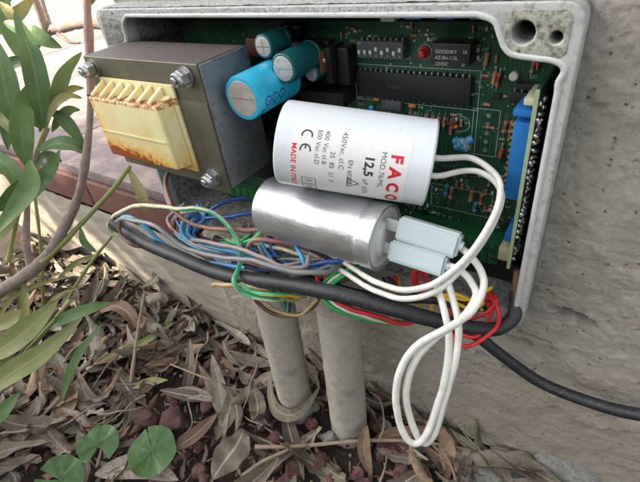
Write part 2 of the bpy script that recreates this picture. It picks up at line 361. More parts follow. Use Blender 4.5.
def lathe(bm, p0, axis, prof, seg=48, mi=0, hint=Vector((0, 0, 1))):
    """prof: list of (distance along axis, radius)"""
    a, u, w = frame_of(Vector(axis), hint); p0 = Vector(p0); rings = []
    for d, r in prof:
        if r < 1e-6: rings.append([bm.verts.new(p0 + a * d)])
        else: rings.append([bm.verts.new(p0 + a * d + (u * math.cos(t) + w * math.sin(t)) * r) for t in [2 * math.pi * k / seg for k in range(seg)]])
    for A, B in zip(rings, rings[1:]):
        for k in range(seg):
            k2 = (k + 1) % seg
            vs_ = [A[k % len(A)], A[k2 % len(A)], B[k2 % len(B)], B[k % len(B)]]
            q = []
            for v in vs_:
                if v not in q: q.append(v)
            if len(q) > 2:
                f = bm.faces.new(q); f.material_index = mi
    for R in (rings[0], rings[-1]):
        if len(R) > 2: bm.faces.new(R).material_index = mi
def catmull(pts, n=8):
    out = []; P = [pts[0] * 2 - pts[1]] + list(pts) + [pts[-1] * 2 - pts[-2]]
    for i in range(1, len(P) - 2):
        a, b, c, d = P[i - 1], P[i], P[i + 1], P[i + 2]
        for k in range(n):
            t = k / n
            out.append(.5 * ((2 * b) + (c - a) * t + (2 * a - 5 * b + 4 * c - d) * t * t + (3 * b - a - 3 * c + d) * t ** 3))
    out.append(P[-2].copy()); return out
def tube(bm, pts, r, sides=12, n=8, stripe=None, caps=True, wob=0, kink=0):
    path = catmull([Vector(p) for p in pts], n) if n > 1 else [Vector(p) for p in pts]
    if kink: path = [p + kink * noise.noise_vector(p * .055 + Vector((len(pts), 0, 3))) + .4 * kink * noise.noise_vector(p * .17) for p in path]
    N = len(path); rf = r if callable(r) else (lambda t: r)
    tan = [(path[min(i + 1, N - 1)] - path[max(i - 1, 0)]).normalized() for i in range(N)]
    u = frame_of(tan[0])[1]; rings = []
    for i in range(N):
        u = (u - tan[i] * u.dot(tan[i])).normalized(); w = tan[i].cross(u); rr = rf(i / (N - 1))
        if wob: rr *= 1 + wob * noise.noise(path[i] * .12)
        rings.append([bm.verts.new(path[i] + (u * math.cos(2 * math.pi * k / sides) + w * math.sin(2 * math.pi * k / sides)) * rr) for k in range(sides)])
    for i, (A, B) in enumerate(zip(rings, rings[1:])):
        for k in range(sides):
            f = bm.faces.new([A[k], A[(k + 1) % sides], B[(k + 1) % sides], B[k]])
            if stripe: f.material_index = 1 if ((k + i * .12) % sides) < sides * stripe else 0
    if caps: bm.faces.new(rings[0][::-1]); bm.faces.new(rings[-1])
    return path
_fonts = {}
def text_bm(body, size, thick=.0, xscale=1.0):
    """flat text as (verts 2d, faces), cap height about size"""
    cu = bpy.data.curves.new('t', 'FONT'); cu.body = body; cu.size = size / .72; cu.resolution_u = 3; cu.offset = thick
    cu.align_x = 'LEFT'
    ob = bpy.data.objects.new('t', cu); COL.objects.link(ob)
    dg = bpy.context.evaluated_depsgraph_get(); dg.update()
    me = bpy.data.meshes.new_from_object(ob.evaluated_get(dg))
    v = [(p.co.x * xscale, p.co.y) for p in me.vertices]; f = [tuple(p.vertices) for p in me.polygons]
    bpy.data.objects.remove(ob); bpy.data.curves.remove(cu); bpy.data.meshes.remove(me)
    return v, f
def put_text(bm, body, size, fn, thick=0, sub=False, xscale=1.0):
    v, f = text_bm(body, size, thick, xscale)
    t = bmesh.new(); vv = [t.verts.new((x, y, 0)) for x, y in v]
    for q in f:
        try: t.faces.new([vv[i] for i in q])
        except ValueError: pass
    if sub:
        bmesh.ops.triangulate(t, faces=t.faces[:])
        for _ in range(2):
            le = [e for e in t.edges if e.calc_length() > 1.4]
            if le: bmesh.ops.subdivide_edges(t, edges=le, cuts=1); bmesh.ops.triangulate(t, faces=t.faces[:])
    for w in t.verts: w.co = fn(w.co.x, w.co.y)
    join(bm, t)
def rect(px0, py0, px1, py1, Y):
    a = at(px0, py0, Y=Y); b = at(px1, py1, Y=Y); return min(a.x, b.x), max(a.x, b.x), min(a.z, b.z), max(a.z, b.z)

# ------------------------------------------------------------------ ground
def gh(x, y):
    h = 7 * noise.noise(Vector((x * .012, y * .012, 3.1))) + 3.5 * noise.noise(Vector((x * .04, y * .04, 7.7)))
    h += 8 * max(0, min(1, (-x - 60) / 300)) + 11 * math.exp(-((x + 40) ** 2 + (y - 2) ** 2) / 55 ** 2)
    return h
def grid_mesh(xs, ys, fn, skip=None, fine=True):
    bm = BM(); idx = {}
    for i, x in enumerate(xs):
        for j, y in enumerate(ys): idx[i, j] = bm.verts.new(fn(x, y))
    for i in range(len(xs) - 1):
        for j in range(len(ys) - 1):
            if skip and skip((xs[i] + xs[i + 1]) / 2, (ys[j] + ys[j + 1]) / 2): continue
            bm.faces.new([idx[i, j], idx[i + 1, j], idx[i + 1, j + 1], idx[i, j + 1]])
    for v in [v for v in bm.verts if not v.link_faces]: bm.verts.remove(v)
    return bm
def steps(*segs):
    out = []
    for a, b, st in segs:
        n = max(1, round(abs(b - a) / st)); out += [a + (b - a) * k / n for k in range(n)]
    out.append(segs[-1][1]); return out
gx = steps((-60000, -3000, 6000), (-3000, -700, 300), (-700, 260, 6), (260, 3000, 200), (3000, 60000, 6000))
gy = steps((-60000, -3000, 6000), (-3000, -420, 200), (-420, 60, 6), (60, 3000, 300), (3000, 60000, 6000))
def gfn(x, y):
    near = -700 <= x <= 260 and -420 <= y <= 60
    return Vector((x, y, gh(x, y) + (1.8 * noise.fractal(Vector((x * .09, y * .09, 0)), .8, 2, 4) if near else 0)) if near or True else 0)
g = part('ground', grid_mesh(gx, gy, gfn, lambda x, y: x < -146 and y > 90 and x > -5900 and y < 5900), 'soil', base=(0, 0, 0), keep=True); tag(g, kind='structure')

# ------------------------------------------------------------------ concrete wall
BX0, BX1, BZ0, BZ1 = -139, 138, 186, 341
def sst(a, b, x):
    t = max(0, min(1, (x - a) / (b - a))); return t * t * (3 - 2 * t)
def wall_y(x, z):
    y = 33 - 14 * max(0, min(1, z / 330))
    p = Vector((x, 0, z))
    y += 1.3 * noise.fractal(p * .03, 1, 2, 3) + .20 * noise.fractal(p * .33, .6, 2, 4)
    y -= .6 * sst(-.02, .16, noise.noise(p * .085 + Vector((3, 1, 5)))) * (1 - .5 * sst(0, .3, noise.noise(p * .4)))      # trowelled skin, broken up
    y -= .28 * sst(.1, .3, noise.noise(p * .26 + Vector((7, 2, 1))))
    # broken edge of the top coat, running under the box
    e = z - (116 + 22 * noise.noise(Vector((x * .03, 1.7, 0))) + 6 * noise.noise(Vector((x * .16, 4, 0))) - .12 * (x - 90))
    y += 3.6 * (1 - sst(-.8, .8, e)) * sst(-40, 20, x)
    for (hx, hz, rx, rz, dp) in PITS:
        q = ((x - hx) / (rx * 1.15)) ** 2 + ((z - hz) / (rz * 1.3)) ** 2 + .9 * noise.noise(p * .3)
        if q < 1: y += dp * 3 * (1 - max(0, q)) ** .5
    v = noise.noise(p * .3 + Vector((9, 9, 9)))
    if v > .6: y += min(1.4, (v - .6) * 9)
    return y
PITS = []
for (px, py, rx, rz, dp) in [(565, 323, 9, 2.6, 4), (573, 327, 8, 3.0, 5), (586, 333, 4, 2.2, 4), (556, 326, 3, 1.8, 3), (515, 350, 7, 2.2, 6), (530, 347, 9, 1.1, 3),
                             (500, 364, 2, 2, 3), (502, 379, 2.6, 1.8, 4), (478, 364, 3, 2, 3)]:
    a = at(px, py, Y=18); PITS.append((a.x, a.z, rx, rz, dp))
wx = steps((-900, -143, 8), (-143, 262, 1.0), (262, 900, 40)); wz = steps((-15, 400, 1.0), (400, 1250, 40))
def wfn(x, z):
    if x < -143:
        return Vector((x, 34 + 1.5 * noise.fractal(Vector((x * .05, 3, z * .05)), .8, 2, 3), z))
    return Vector((x, wall_y(x, z) * sst(-175, -143, x) if x < -143 else (wall_y(x, z) if x < 262.1 and z < 401 else 19), z))
def wskip(x, z):
    if x < -143: return z > 118
    return BX0 + 2 < x < BX1 - 2 and BZ0 + 2 < z < BZ1 - 2
bm = grid_mesh(wx, wz, wfn, wskip)
box(bm, -142, 900, 62, 300, -15, 1249)
wall = part('concrete_wall', bm, 'concrete', base=(0, 0, 0), keep=True, ang=60)
tag(wall, 'rough grey beige rendered concrete wall that the open metal box is set into', 'wall')

# ------------------------------------------------------------------ patio behind, left
pat = thing('patio', None, None, (0, 0, 0)); del_ = None
pat['kind'] = 'structure'
bm = BM(); box(bm, -6000, -146, 66, 6000, -20, 158); part('slab', bm, 'far_ground', pat)
tb = None
for i in range(16):
    for j in range(14):
        x1 = -146 - 302 * i; y0 = 39 + 302 * j
        if tb is None:
            bm = BM(); box(bm, -150, 150, 0, 300, 158, 170, 1.5); t0 = part('paving_tile', bm, 'paving', pat); me = t0.data; o = t0; tb = me
        else:
            o = bpy.data.objects.new('paving_tile', tb); COL.objects.link(o); o.parent = pat
        o.location = Vector((x1 - 151, y0, .3 * math.sin(i * 3 + j * 5))) * S
eb = None
for i in range(10):
    if eb is None:
        bm = BM(); box(bm, -99, 99, 0, 27, 119, 156.5, 2, 3); o = part('edge_tile', bm, 'terracotta', pat); eb = o.data
    else:
        o = bpy.data.objects.new('edge_tile', eb); COL.objects.link(o); o.parent = pat
    o.location = Vector((-246 - 200 * i, 35, 0)) * S

# ------------------------------------------------------------------ metal box
enc = thing('metal_box', 'open grey cast metal box set in the wall, its corner screw hole empty', 'box', ((BX0 + BX1) / 2, 20, BZ0))
def spline(cu, pts, cyc=True):
    s = cu.splines.new('POLY'); s.points.add(len(pts) - 1)
    for i, (x, z) in enumerate(pts): s.points[i].co = (x, z, 0, 1)
    s.use_cyclic_u = cyc
def rrect(x0, x1, z0, z1, r, n=6):
    out = []
    for cx, cz, a0 in ((x1 - r, z1 - r, 0), (x0 + r, z1 - r, 90), (x0 + r, z0 + r, 180), (x1 - r, z0 + r, 270)):
        for k in range(n + 1):
            t = math.radians(a0 + 90 * k / n); out.append((cx + r * math.cos(t), cz + r * math.sin(t)))
    return out
def circ(cx, cz, r, n=24, j=0):
    return [(cx + r * math.cos(2 * math.pi * k / n) * (1 + j * noise.noise(Vector((k, 0, 0)))), cz + r * math.sin(2 * math.pi * k / n)) for k in range(n)]
def smoothpoly(pts, n=5):
    P = [Vector((x, 0, z)) for x, z in pts]; c = catmull(P, n); return [(p.x, p.z) for p in c]
def extrude_profile(splines, y0, y1, bev=.6):
    cu = bpy.data.curves.new('p', 'CURVE'); cu.dimensions = '2D'; cu.fill_mode = 'BOTH'
    for s in splines: spline(cu, s)
    cu.extrude = (y1 - y0) / 2 - bev; cu.bevel_depth = bev; cu.bevel_resolution = 2; cu.offset = -bev
    ob = bpy.data.objects.new('p', cu); COL.objects.link(ob)
    dg = bpy.context.evaluated_depsgraph_get(); dg.update()
    me = bpy.data.meshes.new_from_object(ob.evaluated_get(dg))
    bm = BM(); bm.from_mesh(me)
    for v in bm.verts: v.co = Vector((v.co.x, (y0 + y1) / 2 - v.co.z, v.co.y))
    bpy.data.objects.remove(ob); bpy.data.curves.remove(cu); bpy.data.meshes.remove(me)
    bmesh.ops.remove_doubles(bm, verts=bm.verts[:], dist=.01)
    return bm
T = 5.2
ix0, ix1, iz0, iz1 = BX0 + 4, BX1 - T - .4, BZ0 + T - 1, BZ1 - T
def P2(px, py): a = at(px, py, Y=0); return (a.x, a.z)
nR = [P2(*p) for p in [(484, 20), (491, 24), (496, 36), (501, 49), (511, 58), (535, 62), (552, 64.5), (562, 71), (566, 84)]]
inner = [(ix0 + 3, iz0), (ix0, iz0 + 3)]
inner += smoothpoly([(ix0, 300), (ix0 + .5, 313), (ix0 + 5, 317), (ix0 + 17, 319), (ix0 + 21, 323), (ix0 + 22.5, 331), (ix0 + 28, iz1)], 5)
inner += smoothpoly([(nR[0][0] - 3, iz1)] + nR[1:-2] + [(nR[-2][0] - .6, nR[-2][1])] + [(ix1 - .3, nR[-2][1] - 4), (ix1, nR[-1][1] - 4)], 5)
inner[-1:] = [inner[-1]] + [(ix1, inner[-1][1] - (inner[-1][1] - iz0 - 3) * q / 14) for q in range(1, 14)]
RIDGE = list(inner[2:])
inner += [(ix1, iz0 + 3), (ix1 - 3, iz0)]
h1 = P2(523, 33); h2 = P2(556, 38)
bm = extrude_profile([rrect(BX0, BX1, BZ0, BZ1, 7), inner, circ(h1[0], h1[1], 4.1), circ(h2[0], h2[1], 2.2)], 0, 10, .7)
part('rim', bm, 'box_paint', enc)
cen = Vector((0, 0, 262)); rp = []
def offs(pts, d):
    out = []
    for i, (x, z) in enumerate(pts):
        a_ = Vector(pts[max(i - 1, 0)]); b_ = Vector(pts[min(i + 1, len(pts) - 1)]); t_ = (b_ - a_); n_ = Vector((-t_.y, t_.x)).normalized() * d
        out.append(Vector((x + n_.x, .35, z + n_.y)))
    return out
bm = BM(); tube(bm, offs(RIDGE, 1.35), 1.25, 10, 1); part('gasket_ridge', bm, 'box_lip', enc)
bm = extrude_profile([rrect(BX0 + .5, BX1 - .5, BZ0 + .5, BZ1 - .5, 7), [(x, z) for x, z in inner], circ(h1[0], h1[1], 3.6), circ(h2[0], h2[1], 1.9)], 10.05, 62, .2)
part('box_body', bm, 'box_inside', enc)
bm = BM(); box(bm, BX0 + 1, BX1 - 1, 62.1, 66, BZ0 + 1, BZ1 - 1); part('back_plate', bm, 'box_inside', enc)
# rough crust of cement on top of the box
def crust(x, y):
    return Vector((x, y, BZ1 + .25 + .55 * abs(noise.fractal(Vector((x * .25, y * .25, 1)), .7, 2, 4)) - (.6 if y < 1 or y > 13 else 0) * 0))
bm = grid_mesh(steps((BX0 + 6, BX1 - 6, 1.5)), steps((1.2, 30, 1.5)), crust); part('cement_crust', bm, 'box_top', enc, keep=True)
def front_crust(x, z):
    return Vector((x, -.06 - .5 * max(0, noise.fractal(Vector((x * .35, z * .35, 4)), .7, 2, 4)), z))
bm = grid_mesh(steps((BX0 + 6, nR[0][0] - 6, 1.0)), steps((iz1 + .9, BZ1 - .8, .8)), front_crust); part('lip_crust', bm, 'box_top', enc, keep=True)
# boss faces (cream, dirty)
bm = extrude_profile([rrect(nR[2][0] + 3.2, BX1 - 4, P2(535, 57)[1], BZ1 - 2.5, 3), circ(h1[0], h1[1], 4.6), circ(h2[0], h2[1], 2.7)], -.35, .3, .1)
part('boss_face', bm, 'boss', enc)
bm = extrude_profile([smoothpoly([(BX0 + 3, 320), (BX0 + 18, 322), (BX0 + 22, 326), (BX0 + 24, 334), (BX0 + 5, 337)], 4)], -.4, .3, .1)
part('boss_face', bm, 'box_inside', enc)

# ------------------------------------------------------------------ main circuit board
PY = 35.0
pcb = thing('circuit_board', 'green control circuit board crowded with parts inside the open metal box', 'circuit board', (0, PY, iz0))
bm = BM(); box(bm, -104, 127, PY, PY + 1.6, 191.8, 327, .2, 1); part('board', bm, 'pcb', pcb)
silk = BM()
def sl_line(x0, z0, x1, z1, w=.25):
    d = Vector((x1 - x0, 0, z1 - z0)); n = Vector((-d.z, 0, d.x)).normalized() * w / 2; y = PY - .04
    a = Vector((x0, y, z0)); b = Vector((x1, y, z1)); silk.faces.new([silk.verts.new(q) for q in (a + n, b + n, b - n, a - n)])
def sl_rect(x0, x1, z0, z1): 
    for a in ((x0, z0, x1, z0), (x1, z0, x1, z1), (x1, z1, x0, z1), (x0, z1, x0, z0)): sl_line(*a)
def sl_circ(x, z, r):
    for k in range(14):
        a, b = 2 * math.pi * k / 14, 2 * math.pi * (k + 1) / 14
        sl_line(x + r * math.cos(a), z + r * math.sin(a), x + r * math.cos(b), z + r * math.sin(b))
def sl_text(s, px, py, size=1.3):
    a = at(px, py, Y=PY); put_text(silk, s, size, lambda u, v: Vector((a.x + u, PY - .04, a.z + v)))
def comp(name, px0, py0, px1, py1, h, mat, bev=.4, base_h=0):
    x0, x1, z0, z1 = rect(px0, py0, px1, py1, PY - h); bm = BM(); box(bm, x0, x1, PY - h, PY - base_h - .02, z0, z1, bev)
    return part(name, bm, mat, pcb), (x0, x1, z0, z1)
def pins_on(parent, x0, x1, z0, z1, n, top=2.2, sides='tb', m='pin'):
    bm = BM()
    for k in range(n):
        x = x0 + (k + .5) * (x1 - x0) / n
        if 't' in sides: box(bm, x - .4, x + .4, PY - top, PY - .05, z1 + .05, z1 + 1.0)
        if 'b' in sides: box(bm, x - .4, x + .4, PY - top, PY - .05, z0 - 1.0, z0 - .05)
    o = part('pins', bm, m, parent, smooth=False); o['kind'] = 'stuff'
chip, r_ = comp('chip', 356, 71, 469, 107, 4.0, 'black_plastic'); pins_on(chip, *r_, 20); sl_rect(r_[0] - 3, r_[1] + 3, r_[2] - 3, r_[3] + 2.5)
bm = BM(); put_text(bm, 'SC429411', 1.6, lambda u, v: Vector((r_[0] + 18 + u, PY - 4.06, (r_[2] + r_[3]) / 2 - 1 + v))); part('chip_print', bm, 'dip_body', chip, smooth=False, keep=True)
dsw, r_ = comp('dip_switch', 356, 41, 403, 60, 6.0, 'dip_body'); pins_on(dsw, *r_, 8, 3)
bm = BM()
for k in range(8):
    x = r_[0] + (k + .5) * (r_[1] - r_[0]) / 8; zz = (r_[2] + r_[3]) / 2; up = [0, 0, 0, 1, 0, 1, 0, 1][k]
    box(bm, x - .65, x + .65, PY - 6.8, PY - 5.9, zz - 1.2 + up * 1.5 - .7, zz - .1 + up * 1.5)
part('switch_lever', bm, 'white_comp', dsw, smooth=False)['kind'] = 'stuff'
bm = BM()
for k in range(8): put_text(bm, str(k + 1), 1.0, lambda u, v, k=k: Vector((r_[0] + (k + .35) * (r_[1] - r_[0]) / 8 + u, PY - 6.06, r_[2] + .7 + v)))
put_text(bm, 'ON', 1.0, lambda u, v: Vector((r_[0] + .6 + u, PY - 6.06, r_[3] - 1.6 + v))); part('switch_print', bm, 'white_comp', dsw, smooth=False, keep=True)
rel, r_ = comp('relay', 432, 43, 469, 67, 10, 'black_plastic', .7); pins_on(rel, *r_, 5, 1.5, 'b')
bm = BM()
for k, s in enumerate(['GOODSKY', 'AZ-SH-112L', '12VDC']):
    put_text(bm, s, 1.5, lambda u, v, k=k: Vector((r_[0] + 1.6 + u, PY - 10.06, r_[3] - 4.2 - k * 2.7 + v)))
put_text(bm, 'UL', 1.3, lambda u, v: Vector((r_[1] - 3.2 + u, PY - 10.06, r_[3] - 4 + v))); put_text(bm, 'J1', 1.3, lambda u, v: Vector((r_[1] - 3.2 + u, PY - 10.06, r_[3] - 9.5 + v)))
part('relay_print', bm, 'white_comp', rel, smooth=False, keep=True)
a = at(425, 52, Y=PY); bm = BM(); lathe(bm, (a.x, PY - .02, a.z), (0, -1, 0), [(0, 2.6), (1, 2.6), (1.05, 2.2), (3.6, 2.1), (5, 1.5), (5.6, 0)], 20); part('led', bm, 'led', pcb); sl_circ(a.x, a.z, 3.4); sl_text('L1', 424, 44)
for px in (404, 437, 470):
    comp('blue_trimmer', px, 12, px + 17, 20, 8, 'blue_comp')[0]
comp('trimmer', 380, 10, 394, 22, 7, 'white_comp')
ic8, r_ = comp('small_chip', 510, 92, 538, 106, 3.5, 'black_plastic', .3); pins_on(ic8, *r_, 4, 2.2)
ic8, r_ = comp('small_chip', 516, 84, 548, 92, 5, 'black_plastic', .3)
a = at(515, 75, Y=PY); bm = BM(); lathe(bm, (a.x, PY - .02, a.z), (0, -1, 0), [(0, 2), (2.6, 2), (3, 1.6), (3, 0)], 18); part('button', bm, 'white_comp', pcb)
# bare five hole connector footprint
x0, x1, z0, z1 = rect(474, 108, 495, 157, PY); sl_rect(x0, x1, z0, z1); sl_line((x0 + 2), z0, (x0 + 2), z1)
for k in range(5):
    bm = BM(); lathe(bm, ((x0 + x1) / 2 + 1, PY - .02, z1 - 3 - k * (z1 - z0 - 6) / 4), (0, -1, 0), [(0, 1.25), (.25, 1.15), (.3, .5), (.1, .45), (.1, 0)], 14); part('solder_pad', bm, 'pin', pcb)
def resistor(px, py, L=6, r=1.1, ang=90, mat='resistor', bands=True):
    a = at(px, py, Y=PY - 2); d = Vector((math.cos(math.radians(ang)), 0, math.sin(math.radians(ang))))
    c = Vector((a.x, PY - 1.6, a.z)); bm = BM()
    lathe(bm, c - d * L / 2, d, [(0, .3), (.2, r), (L * .18, r), (L * .25, r * .85), (L * .75, r * .85), (L * .82, r), (L - .2, r), (L, .3)], 12, hint=Vector((0, 1, 0)))
    o = part('resistor', bm, mat, pcb)
    bm = BM(); e0 = c - d * (L / 2 + 2); e1 = c + d * (L / 2 + 2)
    tube(bm, [e0 + Vector((0, 1.5, 0)), e0, c - d * L / 2, c + d * L / 2, e1, e1 + Vector((0, 1.5, 0))], .25, 6, 1); part('lead', bm, 'pin', o)
    if bands:
        bm = BM()
        for t, _ in ((.3, 0), (.45, 0), (.6, 0)):
            lathe(bm, c - d * L / 2 + d * L * t, d, [(0, r * .85), (.02, r * .9), (L * .07, r * .9), (L * .07 + .02, r * .85)], 12, hint=Vector((0, 1, 0)))
        part('colour_bands', bm, 'black_plastic' if random.random() < .5 else 'gold', o)
for p in [(505, 127, 6, 1.2, 84), (511, 127, 6, 1.2, 84), (486, 59, 6, 1.2, 84), (533, 67, 5, 1.1, 84), (501, 153, 5, 1.2, 84, 'resistor_red'), (452, 124, 5, 1.3, 86, 'resistor_red'),
          (451, 193, 7, 1.3, 84), (471, 196, 7, 1.3, 84), (481, 199, 7, 1.3, 84), (446, 190, 6, 1.2, 84, 'blue_small'), (475, 207, 6, 1.2, 84, 'blue_small'),
          (490, 128, 4, .9, 0), (539, 60, 5, 1, 84, 'resistor_red'), (432, 120, 4, .9, 86), (438, 121, 4, .9, 86), (444, 122, 4, .9, 86), (426, 119, 4, .9, 86),
          (281, 42, 7, 1.3, 5), (494, 78, 6, 1.0, 84), (498, 80, 6, 1.0, 84, 'resistor_red'), (412, 121, 4, .9, 86, 'blue_small'), (418, 120, 4, .9, 86)]: resistor(*p)
def bead(px, py, mat, rx=2.4, rz=1.5, h=3):
    a = at(px, py, Y=PY - h); bm = BM(); bmesh.ops.create_icosphere(bm, subdivisions=2, radius=1)
    for v in bm.verts: v.co = Vector((a.x + v.co.x * rx, PY - h / 2 + v.co.y * h / 2, a.z + v.co.z * rz))
    part('ceramic_capacitor', bm, mat, pcb)
for p in [(375, 100, 'orange_comp'), (411, 107, 'orange_comp'), (370, 109, 'blue_small', 1.6, 1.6), (455, 128, 'orange_comp', 1.2, 1.2), (401, 118, 'blue_small', 1.2, 1.5)]: bead(*p)
cx, r_ = comp('crystal', 381, 100, 401, 112, 4, 'dip_body', 1.0)
sl_circ(at(462, 124, Y=PY).x, at(462, 124, Y=PY).z, 4)
rb = random.Random(17); mini = {}
for (xa, ya, xb, yb, n_) in ((474, 160, 504, 222, 16), (500, 108, 514, 200, 6), (405, 158, 440, 214, 12), (470, 66, 500, 104, 7), (474, 24, 500, 60, 6), (440, 176, 470, 186, 5), (340, 24, 372, 40, 5), (405, 24, 430, 40, 5), (404, 112, 470, 132, 12), (496, 204, 512, 230, 5)):
    for _ in range(n_):
        p_ = at(rb.uniform(xa, xb), rb.uniform(ya, yb), Y=PY); kd_ = rb.choice(['chip', 'chip', 'bead', 'bead', 'dark'])
        if kd_ not in mini:
            bm = BM()
            if kd_ == 'chip': box(bm, -1.1, 1.1, -1.0, -.02, -.7, .7, .15)
            elif kd_ == 'bead': lathe(bm, (0, -1.0, -1.8), (0, 0, 1), [(0, .2), (.2, .75), (.9, .75), (1.1, .6), (2.5, .6), (2.7, .75), (3.4, .75), (3.6, .2)], 10)
            else: box(bm, -1.8, 1.8, -1.7, -.02, -1.2, 1.2, .2)
            o = part({'chip': 'surface_chip', 'bead': 'resistor', 'dark': 'surface_chip'}[kd_], bm, {'chip': 'white_comp', 'bead': 'resistor', 'dark': 'black_plastic'}[kd_], base=(0, 0, 0)); o.parent = pcb; mini[kd_] = o
        else:
            o = mini[kd_].copy(); COL.objects.link(o)
        o.location = (Vector((p_.x, PY, p_.z)) - ORG[pcb.name]) * S; o.rotation_euler = (0, rb.choice([0, math.pi / 2, 0]), 0); o.scale = (.8, .8, .8) if kd_ == 'chip' else (1, 1, 1)
        if rb.random() < .6: sl_text(rb.choice('RCDZ') + str(rb.randint(1, 60)), 0, 0) if False else put_text(silk, rb.choice('RCDZ') + str(rb.randint(1, 60)), 1.1, lambda u, v, q=p_.copy(): Vector((q.x + 1.4 + u, PY - .045, q.z - .4 + v)))
bm = BM()
for _ in range(520):
    x, z = rb.uniform(-60, 124), rb.uniform(196, 325)
    lathe(bm, (x, PY - .01, z), (0, -1, 0), [(0, .55), (.08, .5), (.1, .2), (.02, .15)], 7)
part('solder_pads', bm, 'pin', pcb, smooth=False)['kind'] = 'stuff'
# lower ic and header by the white wires
ic, r_ = comp('small_chip', 440, 168, 476, 177, 3.5, 'black_plastic', .3); pins_on(ic, *r_, 10)
sl_rect(*rect(432, 183, 490, 218, PY))
for k, s in enumerate(['R24', 'C11', 'R17', 'D9']): sl_text(s, 440 + k * 13, 224 + k * 2, 1.4)
for k in range(8):
    a = at(408 + k * 6, 205 + k * 1.8, Y=PY); sl_circ(a.x, a.z, .9)
for s, px, py in [('C15', 358, 98), ('C10', 358, 105), ('R26', 418, 108), ('D1', 345, 75), ('SW1', 405, 60), ('C4', 500, 70), ('R3', 532, 78), ('PIN1', 350, 42), ('U2', 478, 88), ('Z17', 455, 133), ('R8', 500, 140)]: sl_text(s, px, py)
for k in range(14): sl_line(*(lambda a: (a.x, a.z, a.x, a.z + 2.2))(at(412 + k * 3.2, 115 + k * .6, Y=PY)))
sl_rect(*rect(335, 85, 352, 100, PY)); sl_rect(*rect(322, 98, 350, 112, PY))
part('silk_print', silk, 'silk_dim', pcb, smooth=False, keep=True)['kind'] = 'stuff'
# dark band and terminal row along the bottom
gb, r_ = comp('terminal_block', 404, 221, 497, 266, 12, 'green_block', .5)
bm = BM()
n = 14
for k in range(n):
    x = r_[0] + (k + .5) * (r_[1] - r_[0]) / n
    box(bm, x - .3, x + .3, PY - 12.4, PY - 11.9, r_[2] + .5, r_[3] - .5)
    lathe(bm, (x + 2, PY - 12.1, r_[3] - 5), (0, -1, 0), [(0, 1.2), (.3, 1.2), (.3, .8), (.0, .0)], 10)
part('terminal_screws', bm, 'pcb', gb)['kind'] = 'stuff'
bm = BM(); box(bm, r_[0] - 2, r_[1] + 12, PY - 7, PY - .1, 192, r_[2] - .3, .4); part('terminal_socket', bm, 'black_plastic', pcb)
gb2, q = comp('terminal_block', 222, 183, 292, 212, 8, 'green_block', .5)
bm = BM()
for k in range(9):
    x = q[0] + (k + .5) * (q[1] - q[0]) / 9; box(bm, x - .3, x + .3, PY - 8.4, PY - 7.9, q[2] + .5, q[3] - .5)
part('terminal_ribs', bm, 'pcb', gb2)['kind'] = 'stuff'
# small blue electrolytics lying about
def electro(px, py, D0, dia, L, mat, mark=False, dirn=(0, -1, 0), end='cap_end', nm='electrolytic_capacitor'):
    """D0: Y of the outer end centre; stands off the board along -Y"""
    c = at(px, py, Y=D0); R = dia / 2; d = Vector(dirn).normalized(); b0 = c - d * L; bm = BM()
    lathe(bm, b0, d, [(0, R * .8), (.3, R), (2.0, R), (2.4, R * .93), (3.0, R * .93), (3.5, R), (L - 1.2, R), (L - .35, R * .97), (L, R * .88), (L, R * .80)], 40)
    o = part(nm, bm, mat, pcb)
    if b0.y < PY - 1 and dia > 8:
        bm = BM(); lathe(bm, b0 - d * .05, -d, [(0, R * .7), (PY - b0.y - .2, R * .7)], 20); part('seat', bm, 'black_plastic', o)
    bm = BM(); lathe(bm, c + d * .02, d, [(0, R * .80), (.05, R * .79), (.08, R * .76), (.08, 0)], 32)
    e = part('end_disc', bm, end, o)
    bm = BM(); a, u, w = frame_of(d)
    for q_ in ((w,) if dia > 12 else (u, w)) if dia > 5 else ():
        p = c + d * .13; n2 = d.cross(q_).normalized() * .22
        bm.faces.new([bm.verts.new(v) for v in (p + q_ * R * .7 + n2, p - q_ * R * .7 + n2, p - q_ * R * .7 - n2, p + q_ * R * .7 - n2)])
    if dia > 5: part('vent_score', bm, 'bolt', o, smooth=False, keep=True)
    else: bm.free()
    return o, b0, c, R, d
o, b0, c, R, d = electro(242, 99, -22, 22.4, 35, 'cap_blue')
# printed rings and arrows on the blue can
bm = BM(); toC = (CAM - c); toC = (toC - d * toC.dot(d)).normalized(); dn = d.cross(toC).normalized()
if dn.z > 0: dn = -dn
for k in range(3):
    ax = L0 = 13 + k * 5.6
    for ring in range(20):
        t0, t1 = 2 * math.pi * ring / 20, 2 * math.pi * (ring + 1) / 20
        def pt(rr, t):
            th = .62 + rr * math.sin(t) / R; return c - d * (ax - 6 + rr * math.cos(t)) + (toC * math.cos(th) + dn * math.sin(th)) * (R + .06)
        bm.faces.new([bm.verts.new(v) for v in (pt(2.5, t0), pt(2.5, t1), pt(1.95, t1), pt(1.95, t0))])
    sg = 1 if (-d).cross(dn).dot(toC) > 0 else -1
    put_text(bm, 'm', 1.7, lambda u, v: c - d * (ax - 6 + sg * (u - 1.0)) + (toC * math.cos(.62 - (v - .8) / R) + dn * math.sin(.62 - (v - .8) / R)) * (R + .06))
    put_text(bm, '85', 1.3, lambda u, v: c - d * (ax - 6 + sg * (u - .8)) + (toC * math.cos(.92 - (v - .6) / R) + dn * math.sin(.92 - (v - .6) / R)) * (R + .06))
